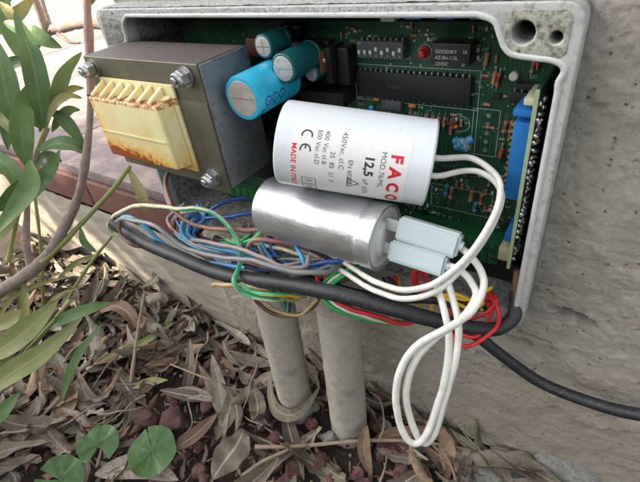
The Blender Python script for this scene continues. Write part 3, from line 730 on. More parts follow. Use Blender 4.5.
for k in range(5):
    th = 1.0 + k * .12; p = c - d * 2.4
    bm.faces.new([bm.verts.new(v) for v in (p + (toC * math.cos(th) + dn * math.sin(th)) * (R + .05), p + (toC * math.cos(th + .07) + dn * math.sin(th + .07)) * (R + .05),
        p - d * 3 + (toC * math.cos(th + .07) + dn * math.sin(th + .07)) * (R + .05), p - d * 3 + (toC * math.cos(th) + dn * math.sin(th)) * (R + .05))])
part('can_print', bm, 'navy_ink', o, smooth=False, keep=True)
electro(283, 69, -4, 15, 25, 'cap_teal'); electro(263, 47, 2, 12, 17, 'cap_teal'); electro(294, 86, 16, 9, 18, 'black_plastic'); electro(311, 74, 15, 9, 19, 'cap_teal')
for px, py, dr in [(458, 146, (-.6, -.5, -.3)), (464, 142, (.7, -.5, .3)), (467, 148, (.8, -.4, .2))]:
    electro(px, py, 26, 4.2, 7.5, 'blue_small', dirn=dr)
# power transistor on black heat sink, dark blocks round it
comp('heat_sink', 336, 48, 350, 86, 9, 'black_plastic', .5); comp('regulator', 318, 52, 322, 74, 18, 'copper', .3, 4); comp('regulator', 323, 48, 333, 84, 14, 'black_plastic', .3)
a = at(323, 61, Y=20); bm = BM(); lathe(bm, (a.x, 20.9, a.z), (0, -1, 0), [(0, 1.6), (1.2, 1.5), (1.7, .8), (1.8, 0)], 16); part('screw', bm, 'bolt', pcb)
comp('black_block', 300, 90, 344, 108, 14, 'black_plastic', .6); comp('black_block', 262, 98, 296, 118, 10, 'black_plastic', .6)
comp('black_block', 276, 26, 300, 34, 9, 'black_plastic', .6); comp('fuse_holder', 244, 38, 262, 58, 8, 'dark_red', 1.5); comp('black_block', 288, 40, 330, 58, 6, 'black_plastic', .6); comp('black_block', 264, 60, 300, 84, 7, 'black_plastic', .6)
# black block with printed label behind the white capacitor
blk, r_ = comp('printed_block', 238, 128, 278, 182, 16, 'black_plastic', .5)
bm = BM()
for k in range(9): put_text(bm, ['250V 10A', 'FUSE F1', 'L N 230V', 'M1 COM', 'LAMP', '24V 0,5A', 'CH1', 'CH2', 'ANT'][k], 1.3, lambda u, v, k=k: Vector((r_[0] + 1.2 + u, PY - 16.06, r_[3] - 3 - k * 2.6 + v)))
part('block_print', bm, 'silk', blk, smooth=False, keep=True)
# ---- daughter board on edge at the right
db_x = 127.4
DY = 3.5
zt, zb = at(547, 90, Y=DY).z, at(519, 271, Y=DY).z
bm = BM(); box(bm, db_x - 1.6, db_x, DY, PY - .1, zb, zt, .15, 1); db = part('daughter_board', bm, 'pcb', pcb)
bm = BM(); box(bm, db_x - 1.75, db_x - .15, DY - .5, DY - .04, zb, zt); part('board_edge', bm, 'pcb_edge', db)
bm = BM(); rnd = random.Random(3)
for row, yy in enumerate((6.6, 10.6, 15.0)):
    n = 25
    for k in range(n):
        z = zb + 4 + (zt - zb - 8) * (k + .5 * (row % 2)) / n
        if rnd.random() < .1: continue
        h = rnd.uniform(.9, 1.5); r = rnd.uniform(.9, 1.6)
        lathe(bm, (db_x + .02, yy + rnd.uniform(-.3, .3), z + rnd.uniform(-.9, .9)), (1, rnd.uniform(-.35, .35), rnd.uniform(-.35, .35)), [(0, r), (h * .25, r * .97), (h * .55, r * .82), (h * .8, r * .55), (h * .95, r * .3), (h * 1.15, r * .16), (h * 1.18, 0)], 12)
part('solder_joints', bm, 'solder', db, ang=80)['kind'] = 'stuff'
def blockY(name, px0, py0, px1, py1, yf, yb, mat, par, bev=.4):
    x0, x1, z0, z1 = rect(px0, py0, px1, py1, yf); bm = BM(); box(bm, x0, min(x1, db_x - 1.8), yf, yb, z0, z1, bev); return part(name, bm, mat, par), (x0, x1, z0, z1)
o, r_ = blockY('blue_connector', 514, 122, 518, 201, 14, 33, 'blue_comp', db)
print('blue', r_)
bm = BM()
for k in range(12):
    z = r_[2] + 2 + k * (r_[3] - r_[2] - 4) / 11
    box(bm, r_[1] + .3, db_x - 1.9, 13, 14, z - .5, z + .5); box(bm, r_[0] - 1.3, r_[0] - .1, 16, 17, z - .7, z + .7)
part('gold_pins', bm, 'gold', db, smooth=False)['kind'] = 'stuff'
blockY('blue_clip', 513, 109, 536, 119, 13, 30, 'blue_comp', db, .8); blockY('white_connector', 524, 98, 540, 107, 12, 30, 'cream', db, .6)
blockY('blue_relay', 505, 232, 517, 244, 14, 32, 'blue_comp', db, .5); blockY('cream_relay', 499, 247, 512, 263, 14, 32, 'cream', db, .6)
a = at(497, 262, Y=22); bm = BM(); lathe(bm, (a.x - 4, 24, a.z + 1.5), (1, 0, -.15), [(0, 1.2), (.3, 1.7), (8, 1.7), (8.3, 1.2)], 14); part('diode', bm, 'black_plastic', db)

# ------------------------------------------------------------------ transformer
TR = thing('transformer', 'bulky steel transformer with rust stained cream plastic bobbin and zinc bolts', 'transformer', (-70, -10, 253))
TX0, TX1, TZ0, TZ1, TY0, TY1 = -118, -20, 253, 322, -30, 4
bm = BM(); box(bm, TX0, TX1 - .7, TY0, TY1, TZ0, TZ1, .4, 1); bm.normal_update()
for f in bm.faces:
    if abs(f.normal.y) < .7: f.material_index = 1
lam = part('steel_core', bm, ['lam', 'lamside'], TR, ang=20)
bm = BM(); box(bm, TX1 - .65, TX1 + .7, TY0 + .6, 5.5, TZ0 + .5, TZ1 - .4, .3); part('side_bracket', bm, 'steel_plate', TR)
bm = BM(); box(bm, TX1 - 24, TX1 - .8, TY0 - .5, TY0 - .03, TZ0 - 3, TZ0 + 50, .2); 
part('front_plate', bm, 'lam', TR)
bm = BM(); box(bm, TX0 + 10, TX1 - 24, 4.1, 24, TZ0 + 8, TZ1 - 8, 2); part('coil', bm, 'terracotta', TR)
# bobbin
FX0, FX1, FZ0, FZ1 = -106, -42, 261, 311
bm = BM(); box(bm, FX0, FX1, TY0 - 2.2, TY0 - .55, FZ0, FZ1, .4)
fl = part('bobbin_flange', bm, 'bobbin', TR)
bm = BM(); yf = -42.0; A0, A1, B0, B1 = -108.5, -46.5, 266, 302.5
rows = [(TY0 - 2.3, A0 + 1.5, A1 + 2.0, B0 - 1, 305.5), (yf, A0, A1, B0, B1)]
vsr = []
for (y, x0, x1, z0, z1) in rows: vsr.append([bm.verts.new((x, y, z)) for x, z in ((x0, z0), (x1, z0), (x1, z1), (x0, z1))])
bm.faces.new(vsr[0]); bm.faces.new(vsr[1])
for k in range(4): bm.faces.new([vsr[0][k], vsr[0][(k + 1) % 4], vsr[1][(k + 1) % 4], vsr[1][k]])
bmesh.ops.bevel(bm, geom=bm.edges[:], offset=.9, segments=3, affect='EDGES', profile=.6)
bb = part('bobbin', bm, 'bobbin', TR)
for k in range(7):
    x = A0 + 4.5 + k * (A1 - A0 - 10) / 6
    t = bmesh.new(); L = []
    for sx in (-1.3, 1.3):
        L.append([t.verts.new((x + sx + dx, y, z)) for dx, y, z in ((1.5, TY0 - 2.4, 304.8), (1.5, TY0 - 2.4, 310), (0, -38.5, 306.2), (-.6, yf + .3, 304.2), (-.6, yf + .3, 302))])
    t.faces.new(L[0]); t.faces.new(L[1])
    for i in range(5): t.faces.new([L[0][i], L[0][(i + 1) % 5], L[1][(i + 1) % 5], L[1][i]])
    bmesh.ops.recalc_face_normals(t, faces=t.faces[:])
    bmesh.ops.bevel(t, geom=t.edges[:], offset=.35, segments=2, affect='EDGES'); part('fin', t, 'bobbin', bb)
# thin ledge lines on the side
bm = BM()
box(bm, A1 - 1.2, A1 + .5, yf + 1, yf + 3, B0 + 1, B1 - 1, .3); box(bm, A0 + 1.2, A1 - 2, yf - .5, yf + .2, 281.5, 283, .2); part('rib', bm, 'bobbin', bb)
def bolt(x, z, y=TY0):
    bm = BM(); lathe(bm, (x, y - .5 if x > -60 else y - .02, z), (0, -1, 0), [(0, 5.2), (1, 5.2), (1.02, 0)], 28)
    w = part('bolt', bm, 'bolt', TR)
    bm = BM(); lathe(bm, (x, y - 1.6, z), (0, -1, 0), [(0, 4.0), (.4, 4.4), (3.8, 4.4), (4.4, 3.9)], 6)
    part('nut', bm, 'bolt', w, ang=25)
    bm = BM(); prof = [(0, 3.0)]
    lathe(bm, (x, y - 6.1, z), (0, -1, 0), [(0, 3.75), (1.6, 3.6), (2.3, 3.1), (2.35, 2.3), (1.9, 2.2), (1.9, 0)], 24); part('nut_collar', bm, 'bolt', w)
    bm = BM(); lathe(bm, (x, y - 6, z), (0, -1, 0), [(0, 1.9), (3.2, 1.9), (3.6, 1.5), (3.6, 0)], 18); part('stud', bm, 'bolt', w)
bolt(-110.5, 315.5); bolt(-30, 316); bolt(-31, 259.5)

# ------------------------------------------------------------------ white capacitor
def cyl_frame(p0, p1):
    a = (p1 - p0).normalized(); m = (p0 + p1) / 2; f = CAM - m; f = (f - a * f.dot(a)).normalized(); dn = a.cross(f)
    if dn.z > 0: dn = -dn
    return a, f, dn
pL = at(284, 142, D=222); pR = at(431, 163.5, D=212); R = 20.2
a, f, dn = cyl_frame(pL, pR); L = (pR - pL).length; print('white cap', pL, pR, L)
WC = thing('capacitor', 'fat white plastic capacitor with printed paper label and two white leads', 'capacitor', (pL + pR) / 2 - Vector((0, 0, R)))
bm = BM(); lathe(bm, pL, a, [(0, R * .9), (.3, R * .96), (1.0, R * .995), (2, R), (L - 2.2, R), (L - 1.2, R * 1.012), (L - .4, R * .99), (L, R * .93)], 96); part('can', bm, 'white_plastic', WC)
bm = BM(); lathe(bm, pR + a * .01, a, [(-.8, R * .9), (.05, R * .9), (.05, R * .86), (-.9, R * .84), (-.9, 0)], 64); part('end_cap', bm, 'white_plastic', WC)
def on_cyl(p0, a, f, dn, R, off=.0):
    return lambda ax, arc: p0 + a * ax + (f * math.cos(arc / R) + dn * math.sin(arc / R)) * (R + off)
oc = on_cyl(pL, a, f, dn, R, .05); bm = BM()
ax0, ax1, s0, s1 = 8.2, 61.5, -9.5, 33; NX, NS = 4, 30
gv = [[bm.verts.new(oc(ax0 + (ax1 - ax0) * i / NX, s0 + (s1 - s0) * j / NS)) for j in range(NS + 1)] for i in range(NX + 1)]
for i in range(NX):
    for j in range(NS): bm.faces.new([gv[i][j], gv[i + 1][j], gv[i + 1][j + 1], gv[i][j + 1]])
lab = part('paper_label', bm, 'paper', WC, keep=True)
oi_ = on_cyl(pL, a, f, dn, R, .10)
def ctext(bm, s, size, axp, arc0, thick=0, xs=1.0): put_text(bm, s, size, lambda u, v: oi_(axp + v, arc0 + u), thick, True, xs)
bm = BM(); ctext(bm, 'F A C O', 5.2, 53.6, -1.5, .32, 1.05); part('brand_print', bm, 'ink_red', lab, smooth=False, keep=True); bm = BM(); ctext(bm, 'MADE IN ITALY', 2.5, 8.9, -.5, .06); part('origin_print', bm, 'ink_red', lab, smooth=False, keep=True)
bm = BM()
ctext(bm, 'MOD.76/ML', 2.4, 49.2, -2.0); ctext(bm, '12,5', 4.0, 42.6, .5, .2); ctext(bm, 'µF ±5%', 2.4, 42.6, 11.5)
ctext(bm, 'EN 60252', 2.2, 35.2, 3.5); ctext(bm, '450Vac. cl.C', 2.4, 31.0, -8.2); ctext(bm, '25  85  21  F', 2.2, 26.8, 1.0); ctext(bm, '400 Vac cl.B', 2.2, 23.3, -7.8); ctext(bm, '500 Vac cl.D', 2.2, 19.8, -7.8)
def arc_mark(cx, cs, r, a0, a1, w=.75, n=18):
    for k in range(n):
        t0 = math.radians(a0 + (a1 - a0) * k / n); t1 = math.radians(a0 + (a1 - a0) * (k + 1) / n)
        bm.faces.new([bm.verts.new(oi_(cx + rr * math.sin(t), cs + rr * math.cos(t))) for rr, t in ((r, t0), (r, t1), (r - w, t1), (r - w, t0))])
arc_mark(15.2, -4.4, 2.7, 75, 285); arc_mark(15.2, 1.9, 2.7, 75, 285)
bm.faces.new([bm.verts.new(oi_(x, s)) for x, s in ((14.85, -.5), (15.55, -.5), (15.55, 1.5), (14.85, 1.5))])
def cline(x0, s0_, x1, s1_, w=.3):
    d = Vector((x1 - x0, s1_ - s0_)); nn = Vector((-d.y, d.x)).normalized() * w / 2; n_ = 4
    for k in range(n_):
        q0 = Vector((x0, s0_)) + d * k / n_; q1 = Vector((x0, s0_)) + d * (k + 1) / n_
        bm.faces.new([bm.verts.new(oi_(*q)) for q in (q0 + nn, q1 + nn, q1 - nn, q0 - nn)])
tri = [(40.8, 15), (35.5, 12.3), (35.5, 17.7)]
for k in range(3): cline(*tri[k], *tri[(k + 1) % 3], .45)
put_text(bm, '05', 1.5, lambda u, v: oi_(36.2 + v, 14.1 + u))
for s in (16, 21.5, 27): 
    for l in ((14, s, 20.5, s), (20.5, s, 20.5, s + 4.6), (20.5, s + 4.6, 14, s + 4.6), (14, s + 4.6, 14, s)): cline(*l)
for s, t_ in ((16, 'F'), (21.5, 'N'), (27, 'S')): ctext(bm, t_, 3.0, 15.6, s + 1.2)
part('black_print', bm, 'ink_black', lab, smooth=False, keep=True)

# ------------------------------------------------------------------ steel capacitor
qL = at(270, 205, D=266); qR = at(386, 238, D=226); R2 = 17.4
a2, f2, dn2 = cyl_frame(qL, qR); L2 = (qR - qL).length; print('steel cap', qL, qR, L2)
_nt = MT['alu'].node_tree; _m1 = _nt.nodes.new('ShaderNodeMapping'); _m1.vector_type = 'TEXTURE'; _m1.inputs['Rotation'].default_value = a2.to_track_quat('X', 'Z').to_euler()
_tc = _nt.nodes.new('ShaderNodeTexCoord'); _m2 = _nt.nodes.new('ShaderNodeMapping'); _m2.inputs['Scale'].default_value = (70, 1100, 1100)
_nt.links.new(_tc.outputs['Object'], _m1.inputs[0]); _nt.links.new(_m1.outputs[0], _m2.inputs[0]); _b = _nt.nodes['Principled BSDF']
_n = noise_n(_nt, _m2.outputs[0], .8, 5, .7); bump(_nt, _b, _n, .10, .7, _b.inputs['Normal'].links[0].from_socket)
_old = _b.inputs['Base Color'].links[0].from_socket; _nt.links.new(mix(_nt, ramp(_nt, _n, [(.45, (0, 0, 0)), (.7, (.7,) * 3)]), _old, (.50, .50, .52)), _b.inputs['Base Color'])
SC = thing('capacitor', 'bare brushed aluminium capacitor lying below the white one on the wires', 'capacitor', (qL + qR) / 2 - Vector((0, 0, R2)))
bm = BM(); lathe(bm, qL, a2, [(0, R2 * .82), (.6, R2 * .93), (1.6, R2 * .99), (3, R2), (L2 - 12, R2), (L2 - 11, R2 * .975), (L2 - 9.6, R2 * .965), (L2 - 8.4, R2 * .985), (L2 - 7.4, R2), (L2 - 1.2, R2 * 1.0), (L2 - .4, R2 * 1.01), (L2, R2 * .99), (L2 + .1, R2 * .93), (L2 - .5, R2 * .9), (L2 - 1.6, R2 * .89)], 96)
for v in bm.verts:
    s = (v.co - qL).dot(a2); ang = noise.noise(v.co * .05)
    ctr = qL + a2 * s; v.co = ctr + (v.co - ctr) * (1 + .008 * ang)
part('can', bm, 'alu', SC)
bm = BM(); lathe(bm, qR, a2, [(-2, R2 * .895), (-1.4, R2 * .89), (-1.3, R2 * .62), (-.9, R2 * .58), (.9, R2 * .56), (1.2, R2 * .52), (1.2, 0)], 64); part('end_disc', bm, 'white_comp', SC)
# ring printing: raised central rib and two blade tabs
def obox(bm, c, ux, uy, uz, hx, hy, hz, bev=.3):
    t = bmesh.new(); bmesh.ops.create_cube(t, size=2)
    for v in t.verts: v.co = Vector((v.co.x * hx, v.co.y * hy, v.co.z * hz))
    if bev: bmesh.ops.bevel(t, geom=t.edges[:], offset=bev, segments=2, affect='EDGES')
    mt = Matrix(((ux.x, uy.x, uz.x, c.x), (ux.y, uy.y, uz.y, c.y), (ux.z, uy.z, uz.z, c.z), (0, 0, 0, 1))); join(bm, t, mt)
def sleeve(p0, p1, w, th, label, up):
    ux = (p1 - p0).normalized(); nf = (CAM - p0); nf = (nf - ux * nf.dot(ux)).normalized(); nf = (nf + up * ux.cross(nf)).normalized(); uy = nf.cross(ux)
    th_ = thing('connector_sleeve', label, 'connector', p0, 'translucent sleeves pushed on the capacitor terminals')
    bm = BM(); c = (p0 + p1) / 2; Ls = (p1 - p0).length / 2
    obox(bm, c, ux, uy, nf, Ls, w / 2, th / 2, 1.1); part('sleeve', bm, 'sleeve', th_)
    bm = BM(); obox(bm, c + nf * (th / 2 - .25), ux, uy, nf, Ls * .93, w * .36, .45, .3); part('face_panel', bm, 'sleeve', th_)
    bm = BM(); tube(bm, [p1 - ux * 3, p1 + ux * 1.5], 2.3, 14, 1); part('collar', bm, 'sleeve', th_)
    bm = BM(); obox(bm, p0 - ux * 3, ux, uy, nf, 4, 2.8, .45, .1); part('blade', bm, 'pin', th_)
    return ux
s1a, s1b = at(399, 227, D=216), at(460, 246, D=203); s2a, s2b = at(391, 249, D=221), at(447, 266, D=207)
sleeve(s1a, s1b, 11.8, 7, 'upper of the two pale translucent connector sleeves on the aluminium capacitor', .25); sleeve(s2a, s2b, 10.6, 7, 'lower of the two pale translucent connector sleeves on the aluminium capacitor', .25)

# ------------------------------------------------------------------ wires and cables
def wire(name, label, cat, pts, r, mat, group=None, stripe=None, sides=12, n=8, wob=0, kink=0):
    P = []
    for p in pts:
        P.append(p if isinstance(p, Vector) else (at(p[0], p[1], Y=p[2]) if len(p) == 3 else at(p[0], p[1], D=p[3])))
    bm = BM(); tube(bm, P, r, sides, n, stripe, wob=wob, kink=kink)
    o = part(name, bm, mat, base=P[0], ang=60); return tag(o, label, cat, group)
# thick black cables
wire('cable', 'thick black cable along the lower edge of the box, its jacket cut at the left', 'cable',
     [(114, 221, -46), (128, 232, -47), (150, 245, -49), (190, 262, -50), (230, 276, -50), (290, 285, -47), (350, 297, -42), (420, 316, -33), (460, 326, -24), (493, 329, -12), (510, 320, -4), (516, 305, 2), (516, 292, 6)],
     lambda t: 4.9 - 1.5 * t, 'black_cable', sides=20, wob=.07, kink=.8)
wire('cable_tip', 'brown shrink tubing standing at the lower end of the upright board', 'tubing', [(517, 298, 3), (516, 285, 5), (517, 270, 7)], 1.6, 'shrink')
wire('cable', 'black round cable leaving the box corner and crossing the bare wall to the right', 'cable',
     [(440, 318, -4), (462, 328, -3), (480, 338, 0), (500, 354, 3), (540, 382, 7), (590, 402, 6), (640, 414.5, 3), (720, 420, 0), (860, 415, -10)], 3.3, 'black_cable', sides=20)
wire('cable', 'thin dark cable lying behind the thick black cable under the capacitor', 'cable', [(215, 238, -20), (265, 262, -22), (330, 285, -22), (385, 298, -20), (430, 300, -12), (470, 305, 0), (500, 318, 6)], 2.2, 'black_cable')
gC = 'coloured wires spilling from the box'
def col(label, pts, r, mat, stripe=None): wire('wire', label, 'wire', pts, r, mat, gC, stripe, wob=.06, kink=1.0)
col('green and yellow striped wire arching from the cut cable end', [(120, 236, -44), (113, 232, -46), (109, 224, -47), (118, 213, -46), (141, 205, -42), (175, 208, -38), (203, 210, -34), (224, 221, -32), (238, 243, -34), (240, 262, -44), (235, 281, -57), (244, 293, -57), (272, 300, -50), (291, 298, -36)], 1.45, ['w_gyy', 'w_gyg'], .4)
col('pinkish brown wire bending down from behind the transformer then right', [(170, 170, -8), (166, 180, -18), (171, 205, -30), (180, 216, -32), (197, 226, -32), (225, 229, -30), (262, 230, -22)], 1.5, 'w_brown')
col('dark brown wire curling tightly just behind the blue loops', [(196, 214, -15), (180, 216, -22), (174, 226, -26), (176, 240, -30), (192, 250, -32), (215, 262, -34)], 1.4, 'w_dbrown')
col('dark brown wire dipping below the cut end of the thick cable', [(119, 220, -50), (121, 234, -54), (131, 244, -56), (146, 247, -50), (165, 244, -42)], 1.3, 'w_dbrown')
col('dark blue wire entering from under the transformer at the left', [(186, 226, -20), (200, 219, -18), (225, 217, -14), (253, 212, -8), (275, 208, -2)], 1.4, 'w_blue')
col('short dark blue wire just above its darker twin near the terminals', [(196, 223, -14), (212, 209, -8), (228, 201, 0), (246, 198, 8)], 1.3, 'w_blue')
col('light blue wire looping widest beside the dark brown curl', [(200, 215, -16), (187, 216, -26), (181, 228, -32), (186, 240, -36), (205, 246, -37), (232, 252, -37), (260, 263, -36), (285, 271, -34), (300, 275, -30)], 1.5, 'w_cyan')
col('second light blue wire nested inside the wide blue loop', [(206, 219, -14), (194, 220, -22), (188, 230, -28), (195, 240, -32), (225, 247, -33), (255, 258, -33), (285, 267, -31), (325, 268, -26)], 1.4, 'w_cyan')
col('light blue wire coming out of the cut cable end', [(117, 222, -48), (128, 217, -46), (145, 226, -46), (162, 242, -44), (182, 254, -42), (210, 263, -40), (245, 268, -40)], 1.4, 'w_cyan')
col('blue wire running low beneath the aluminium capacitor', [(232, 262, -30), (270, 271, -30), (300, 266, -28), (330, 262, -26), (352, 262, -20)], 1.3, 'w_blue')
col('light blue wire looped upright under the aluminium capacitor', [(262, 240, -26), (268, 254, -30), (280, 268, -34), (296, 273, -34), (305, 265, -32), (300, 252, -28), (292, 243, -20)], 1.35, 'w_cyan')
col('dark blue wire looped inside the upright light blue loop', [(270, 240, -22), (276, 256, -27), (290, 264, -28), (304, 258, -22)], 1.3, 'w_blue')
col('grey wire lying on top of the thick black cable', [(116, 222, -49), (124, 219, -50), (140, 222, -52), (158, 228, -53), (181, 246, -53), (212, 256, -51), (244, 259, -49), (275, 267, -48), (304, 272, -44), (330, 272, -34), (345, 260, -16)], 1.5, 'w_grey')
col('grey brown wire crossing above the grey one', [(192, 240, -36), (205, 242, -40), (234, 247, -42), (262, 258, -44), (285, 268, -44), (305, 266, -38), (310, 256, -30)], 1.45, 'w_greybrown')
col('thin grey wire looping under the aluminium capacitor', [(258, 246, -30), (268, 262, -36), (290, 272, -40), (310, 272, -36), (330, 266, -28)], 1.2, 'w_grey')
col('pinkish brown wire arching short under the aluminium capacitor', [(246, 252, -36), (249, 243, -36), (260, 240, -34), (288, 243, -26), (310, 250, -20)], 1.4, 'w_brown')
col('yellow and green striped wire hooked up to the terminals', [(226, 240, -30), (238, 244, -32), (252, 239, -30), (260, 232, -26), (262, 224, -18)], 1.25, ['w_yellow', 'w_gyg'], .4)
col('green wire short and bright beside the striped hook', [(222, 244, -30), (238, 242, -29), (248, 236, -26), (256, 226, -18)], 1.1, 'w_green')
col('cream wire laid straight under the left end of the aluminium capacitor', [(232, 240, -22), (270, 247, -24), (300, 254, -24), (340, 268, -20)], 1.3, 'w_cream')
col('tan wire poking out below the thick black cable', [(214, 286, -56), (225, 284, -57), (243, 284, -54), (265, 290, -50), (290, 300, -40), (305, 296, -30)], 1.4, 'w_tan')
col('yellow green wire sagging below the thick black cable', [(246, 272, -40), (243, 284, -54), (254, 291, -54), (276, 294, -50), (300, 297, -40)], 1.3, ['w_yellow', 'w_gyg'], .35)
col('dark brown wire sagging lowest between the two pipes', [(252, 288, -50), (258, 302, -48), (274, 314, -44), (294, 316, -40), (312, 308, -34), (320, 296, -28)], 1.25, 'w_dbrown')
col('brown wire resting on the mouth of the rear pipe', [(262, 300, -46), (280, 312, -44), (300, 314, -40), (318, 300, -32)], 1.1, 'w_tan')
for k, (m_, l_) in enumerate([('w_green', 'green wire leftmost in the bunch going down into the front pipe'), ('w_white', 'white wire in the bunch going down into the front pipe'), ('w_green', 'green wire rightmost in the bunch going down into the front pipe')]):
    col(l_, [(352 + 6 * k, 262, -14), (340 + 5 * k, 272, -24), (322 + 5 * k, 286, -36), (324 + 6 * k, 299, -42), (342 + 8 * k, 312, -40), (372 + 8 * k, 321, -30), (398 + 5 * k, 322, -16)], 1.15, m_)
col('red wire crossing beneath the thick black cable to the right', [(318, 262, -18), (318, 280, -34), (330, 296, -42), (352, 310, -42), (380, 318, -36), (405, 323, -26), (425, 318, -12)], 1.2, 'w_red')
col('second red wire tucked behind the green bunch', [(328, 262, -16), (325, 276, -28), (336, 292, -34), (360, 304, -32), (395, 314, -20)], 1.1, 'w_red')
col('yellow wire short beside the green bunch', [(346, 262, -14), (338, 270, -22), (330, 282, -30), (330, 292, -30)], 1.1, 'w_yellow')
col('yellow wire in the left of two arches near the sleeves', [(424, 322, -20), (418, 310, -16), (420, 300, -12), (432, 295, -10), (450, 300, -8), (468, 308, -4), (480, 306, 2)], 1.1, 'w_yellow')
col('yellow wire in the right of two arches near the sleeves', [(432, 322, -18), (430, 310, -14), (436, 299, -10), (455, 294, -6), (472, 301, 0)], 1.1, 'w_yellow')
col('red wire curling left of the lower sleeve', [(440, 302, -6), (424, 294, -10), (413, 282, -14), (413, 272, -14), (422, 270, -10), (430, 284, -8), (446, 296, -2)], 1.1, 'w_red')
col('red wire curling closest to the aluminium capacitor', [(446, 306, -4), (428, 298, -10), (418, 286, -12), (421, 272, -10), (432, 272, -4)], 1.05, 'w_red')
col('red wire loop hanging lowest past the box corner', [(448, 312, -18), (456, 340, -30), (470, 345, -28), (490, 334, -18), (500, 318, -8), (494, 300, 0), (482, 298, 4)], 1.05, 'w_red')
col('red wire loop just inside the lowest red one', [(452, 310, -14), (462, 334, -26), (478, 336, -22), (490, 322, -10), (490, 305, 0), (478, 300, 6)], 1.05, 'w_red')
col('third red wire rising beside the box corner', [(470, 320, -8), (486, 312, -4), (496, 300, 0), (486, 292, 6)], 1.0, 'w_red')
col('orange yellow wire rising between the red loops', [(464, 318, -8), (474, 312, -2), (484, 300, 4), (486, 288, 10)], 1.0, 'w_yellow')
wr = random.Random(4)
def tangle(n_, paths, mats, where, r0=(.75, 1.15)):
    for k in range(n_):
        m_ = mats[k % len(mats)]; pp = paths[wr.randrange(len(paths))]; pts = []
        for i_, (x, y, Y_) in enumerate(pp):
            j_ = 5.5 if 0 < i_ < len(pp) - 1 else 4; pts.append((x + wr.uniform(-j_, j_), y + wr.uniform(-j_, j_) * .8, Y_ + wr.uniform(-5, 5)))
        cn = {'w_blue': 'dark blue', 'w_cyan': 'light blue', 'w_brown': 'pinkish brown', 'w_dbrown': 'dark brown', 'w_grey': 'grey', 'w_greybrown': 'grey brown', 'w_green': 'green', 'w_white': 'white', 'w_red': 'red', 'w_yellow': 'yellow', 'black_cable': 'black', 'w_tan': 'tan'}[m_]
        wire('wire', f'thin {cn} wire {where}', 'wire', pts, wr.uniform(*r0), m_, f'thin {cn} wires {where}', wob=.06, kink=1.5)
tangle(22, [[(200, 208, 0), (205, 222, -14), (190, 236, -24), (215, 250, -30), (250, 256, -28), (300, 262, -22), (345, 262, -12)], [(212, 206, 4), (190, 222, -16), (205, 242, -26), (240, 246, -26), (275, 256, -24), (320, 266, -20), (350, 268, -8)],
            [(180, 205, 0), (172, 224, -22), (196, 246, -34), (235, 258, -34), (280, 268, -32), (320, 262, -20)]], ['w_blue', 'w_cyan', 'w_dbrown', 'w_grey', 'w_greybrown', 'black_cable', 'w_cyan', 'w_brown'], 'deep in the tangle below the transformer')
tangle(15, [[(246, 226, -4), (252, 246, -16), (262, 268, -24), (272, 288, -22), (280, 306, -14), (282, 318, -10)], [(270, 236, -4), (262, 256, -20), (270, 276, -26), (284, 296, -20), (288, 316, -10)]],
       ['w_dbrown', 'w_blue', 'black_cable', 'w_tan', 'w_green', 'w_cyan', 'w_grey'], 'running down into the rear pipe')
tangle(16, [[(300, 240, 0), (312, 262, -10), (322, 280, -18), (336, 298, -12), (344, 314, -2)], [(344, 256, 0), (334, 270, -12), (334, 286, -18), (342, 302, -10), (346, 316, -2)]],
       ['w_green', 'w_white', 'w_blue', 'black_cable', 'w_red', 'w_yellow', 'w_grey'], 'running down into the front pipe')
tangle(10, [[(384, 278, 0), (400, 292, -8), (425, 298, -8), (450, 304, -4), (480, 306, 4)], [(396, 276, 4), (410, 296, -6), (440, 300, -6), (470, 296, 2), (492, 290, 10)]], ['black_cable', 'w_yellow', 'w_red', 'w_grey', 'black_cable'], 'in the shadow below the pale sleeves')
# white leads
gW = 'white insulated capacitor leads'
def wl_(label, pts, r=1.42): wire('lead_wire', label, 'wire', pts, r, 'w_white', gW, sides=14, wob=.04, kink=.45)
e1 = pR + f * 9 - dn * 3; e2 = pR + f * 9 + dn * 5
wl_('white lead leaving the white capacitor higher and bending round the outside', [e1 - a * 3, e1 + a * 3, (468, 158, 0, 205), (488, 167, 0, 200), (500, 182, 0, 197), (498, 205, 0, 194), (483, 236, 0, 192), (460, 264, 0, 194), (432, 284, 0, 198), (402, 290, 0, 206), (374, 281, 0, 220), (350, 266, 0, 244), (322, 250, 0, 264), (300, 240, 0, 275)])
wl_('white lead leaving the white capacitor lower and bending round the inside', [e2 - a * 3, e2 + a * 3, (467, 171, 0, 206), (487, 175, 0, 201), (500, 188, 0, 199), (501, 203, 0, 197), (490, 229, 0, 195), (470, 258, 0, 196), (440, 288, 0, 199), (405, 299, 0, 206), (376, 291, 0, 220), (348, 275, 0, 242), (318, 258, 0, 264), (296, 246, 0, 276)])
wl_('white lead from the upper sleeve dropping into the outer hanging loop', [(456, 245, 0, 206), (466, 252, 0, 203), (480, 268, 0, 198), (484, 288, 0, 194), (472, 312, 0, 190), (446, 329, 0, 188), (418, 345, 0, 189), (401, 366, 0, 192), (396, 394, 0, 197), (400, 424, 0, 203), (411, 442, 0, 205), (424, 438, 0, 203), (436, 410, 0, 200), (446, 374, 0, 196), (449, 340, 0, 196), (444, 308, 0, 200), (436, 284, 0, 205)], 1.62)
wl_('white lead from the lower sleeve dropping into the inner hanging loop', [(444, 265, 0, 208), (456, 268, 0, 204), (470, 280, 0, 199), (476, 297, 0, 194), (462, 318, 0, 191), (438, 336, 0, 190), (418, 356, 0, 192), (407, 384, 0, 196), (409, 416, 0, 202), (422, 442, 0, 206), (434, 434, 0, 204), (444, 400, 0, 199), (455, 360, 0, 195), (458, 325, 0, 197), (452, 296, 0, 202), (446, 276, 0, 207)], 1.62)

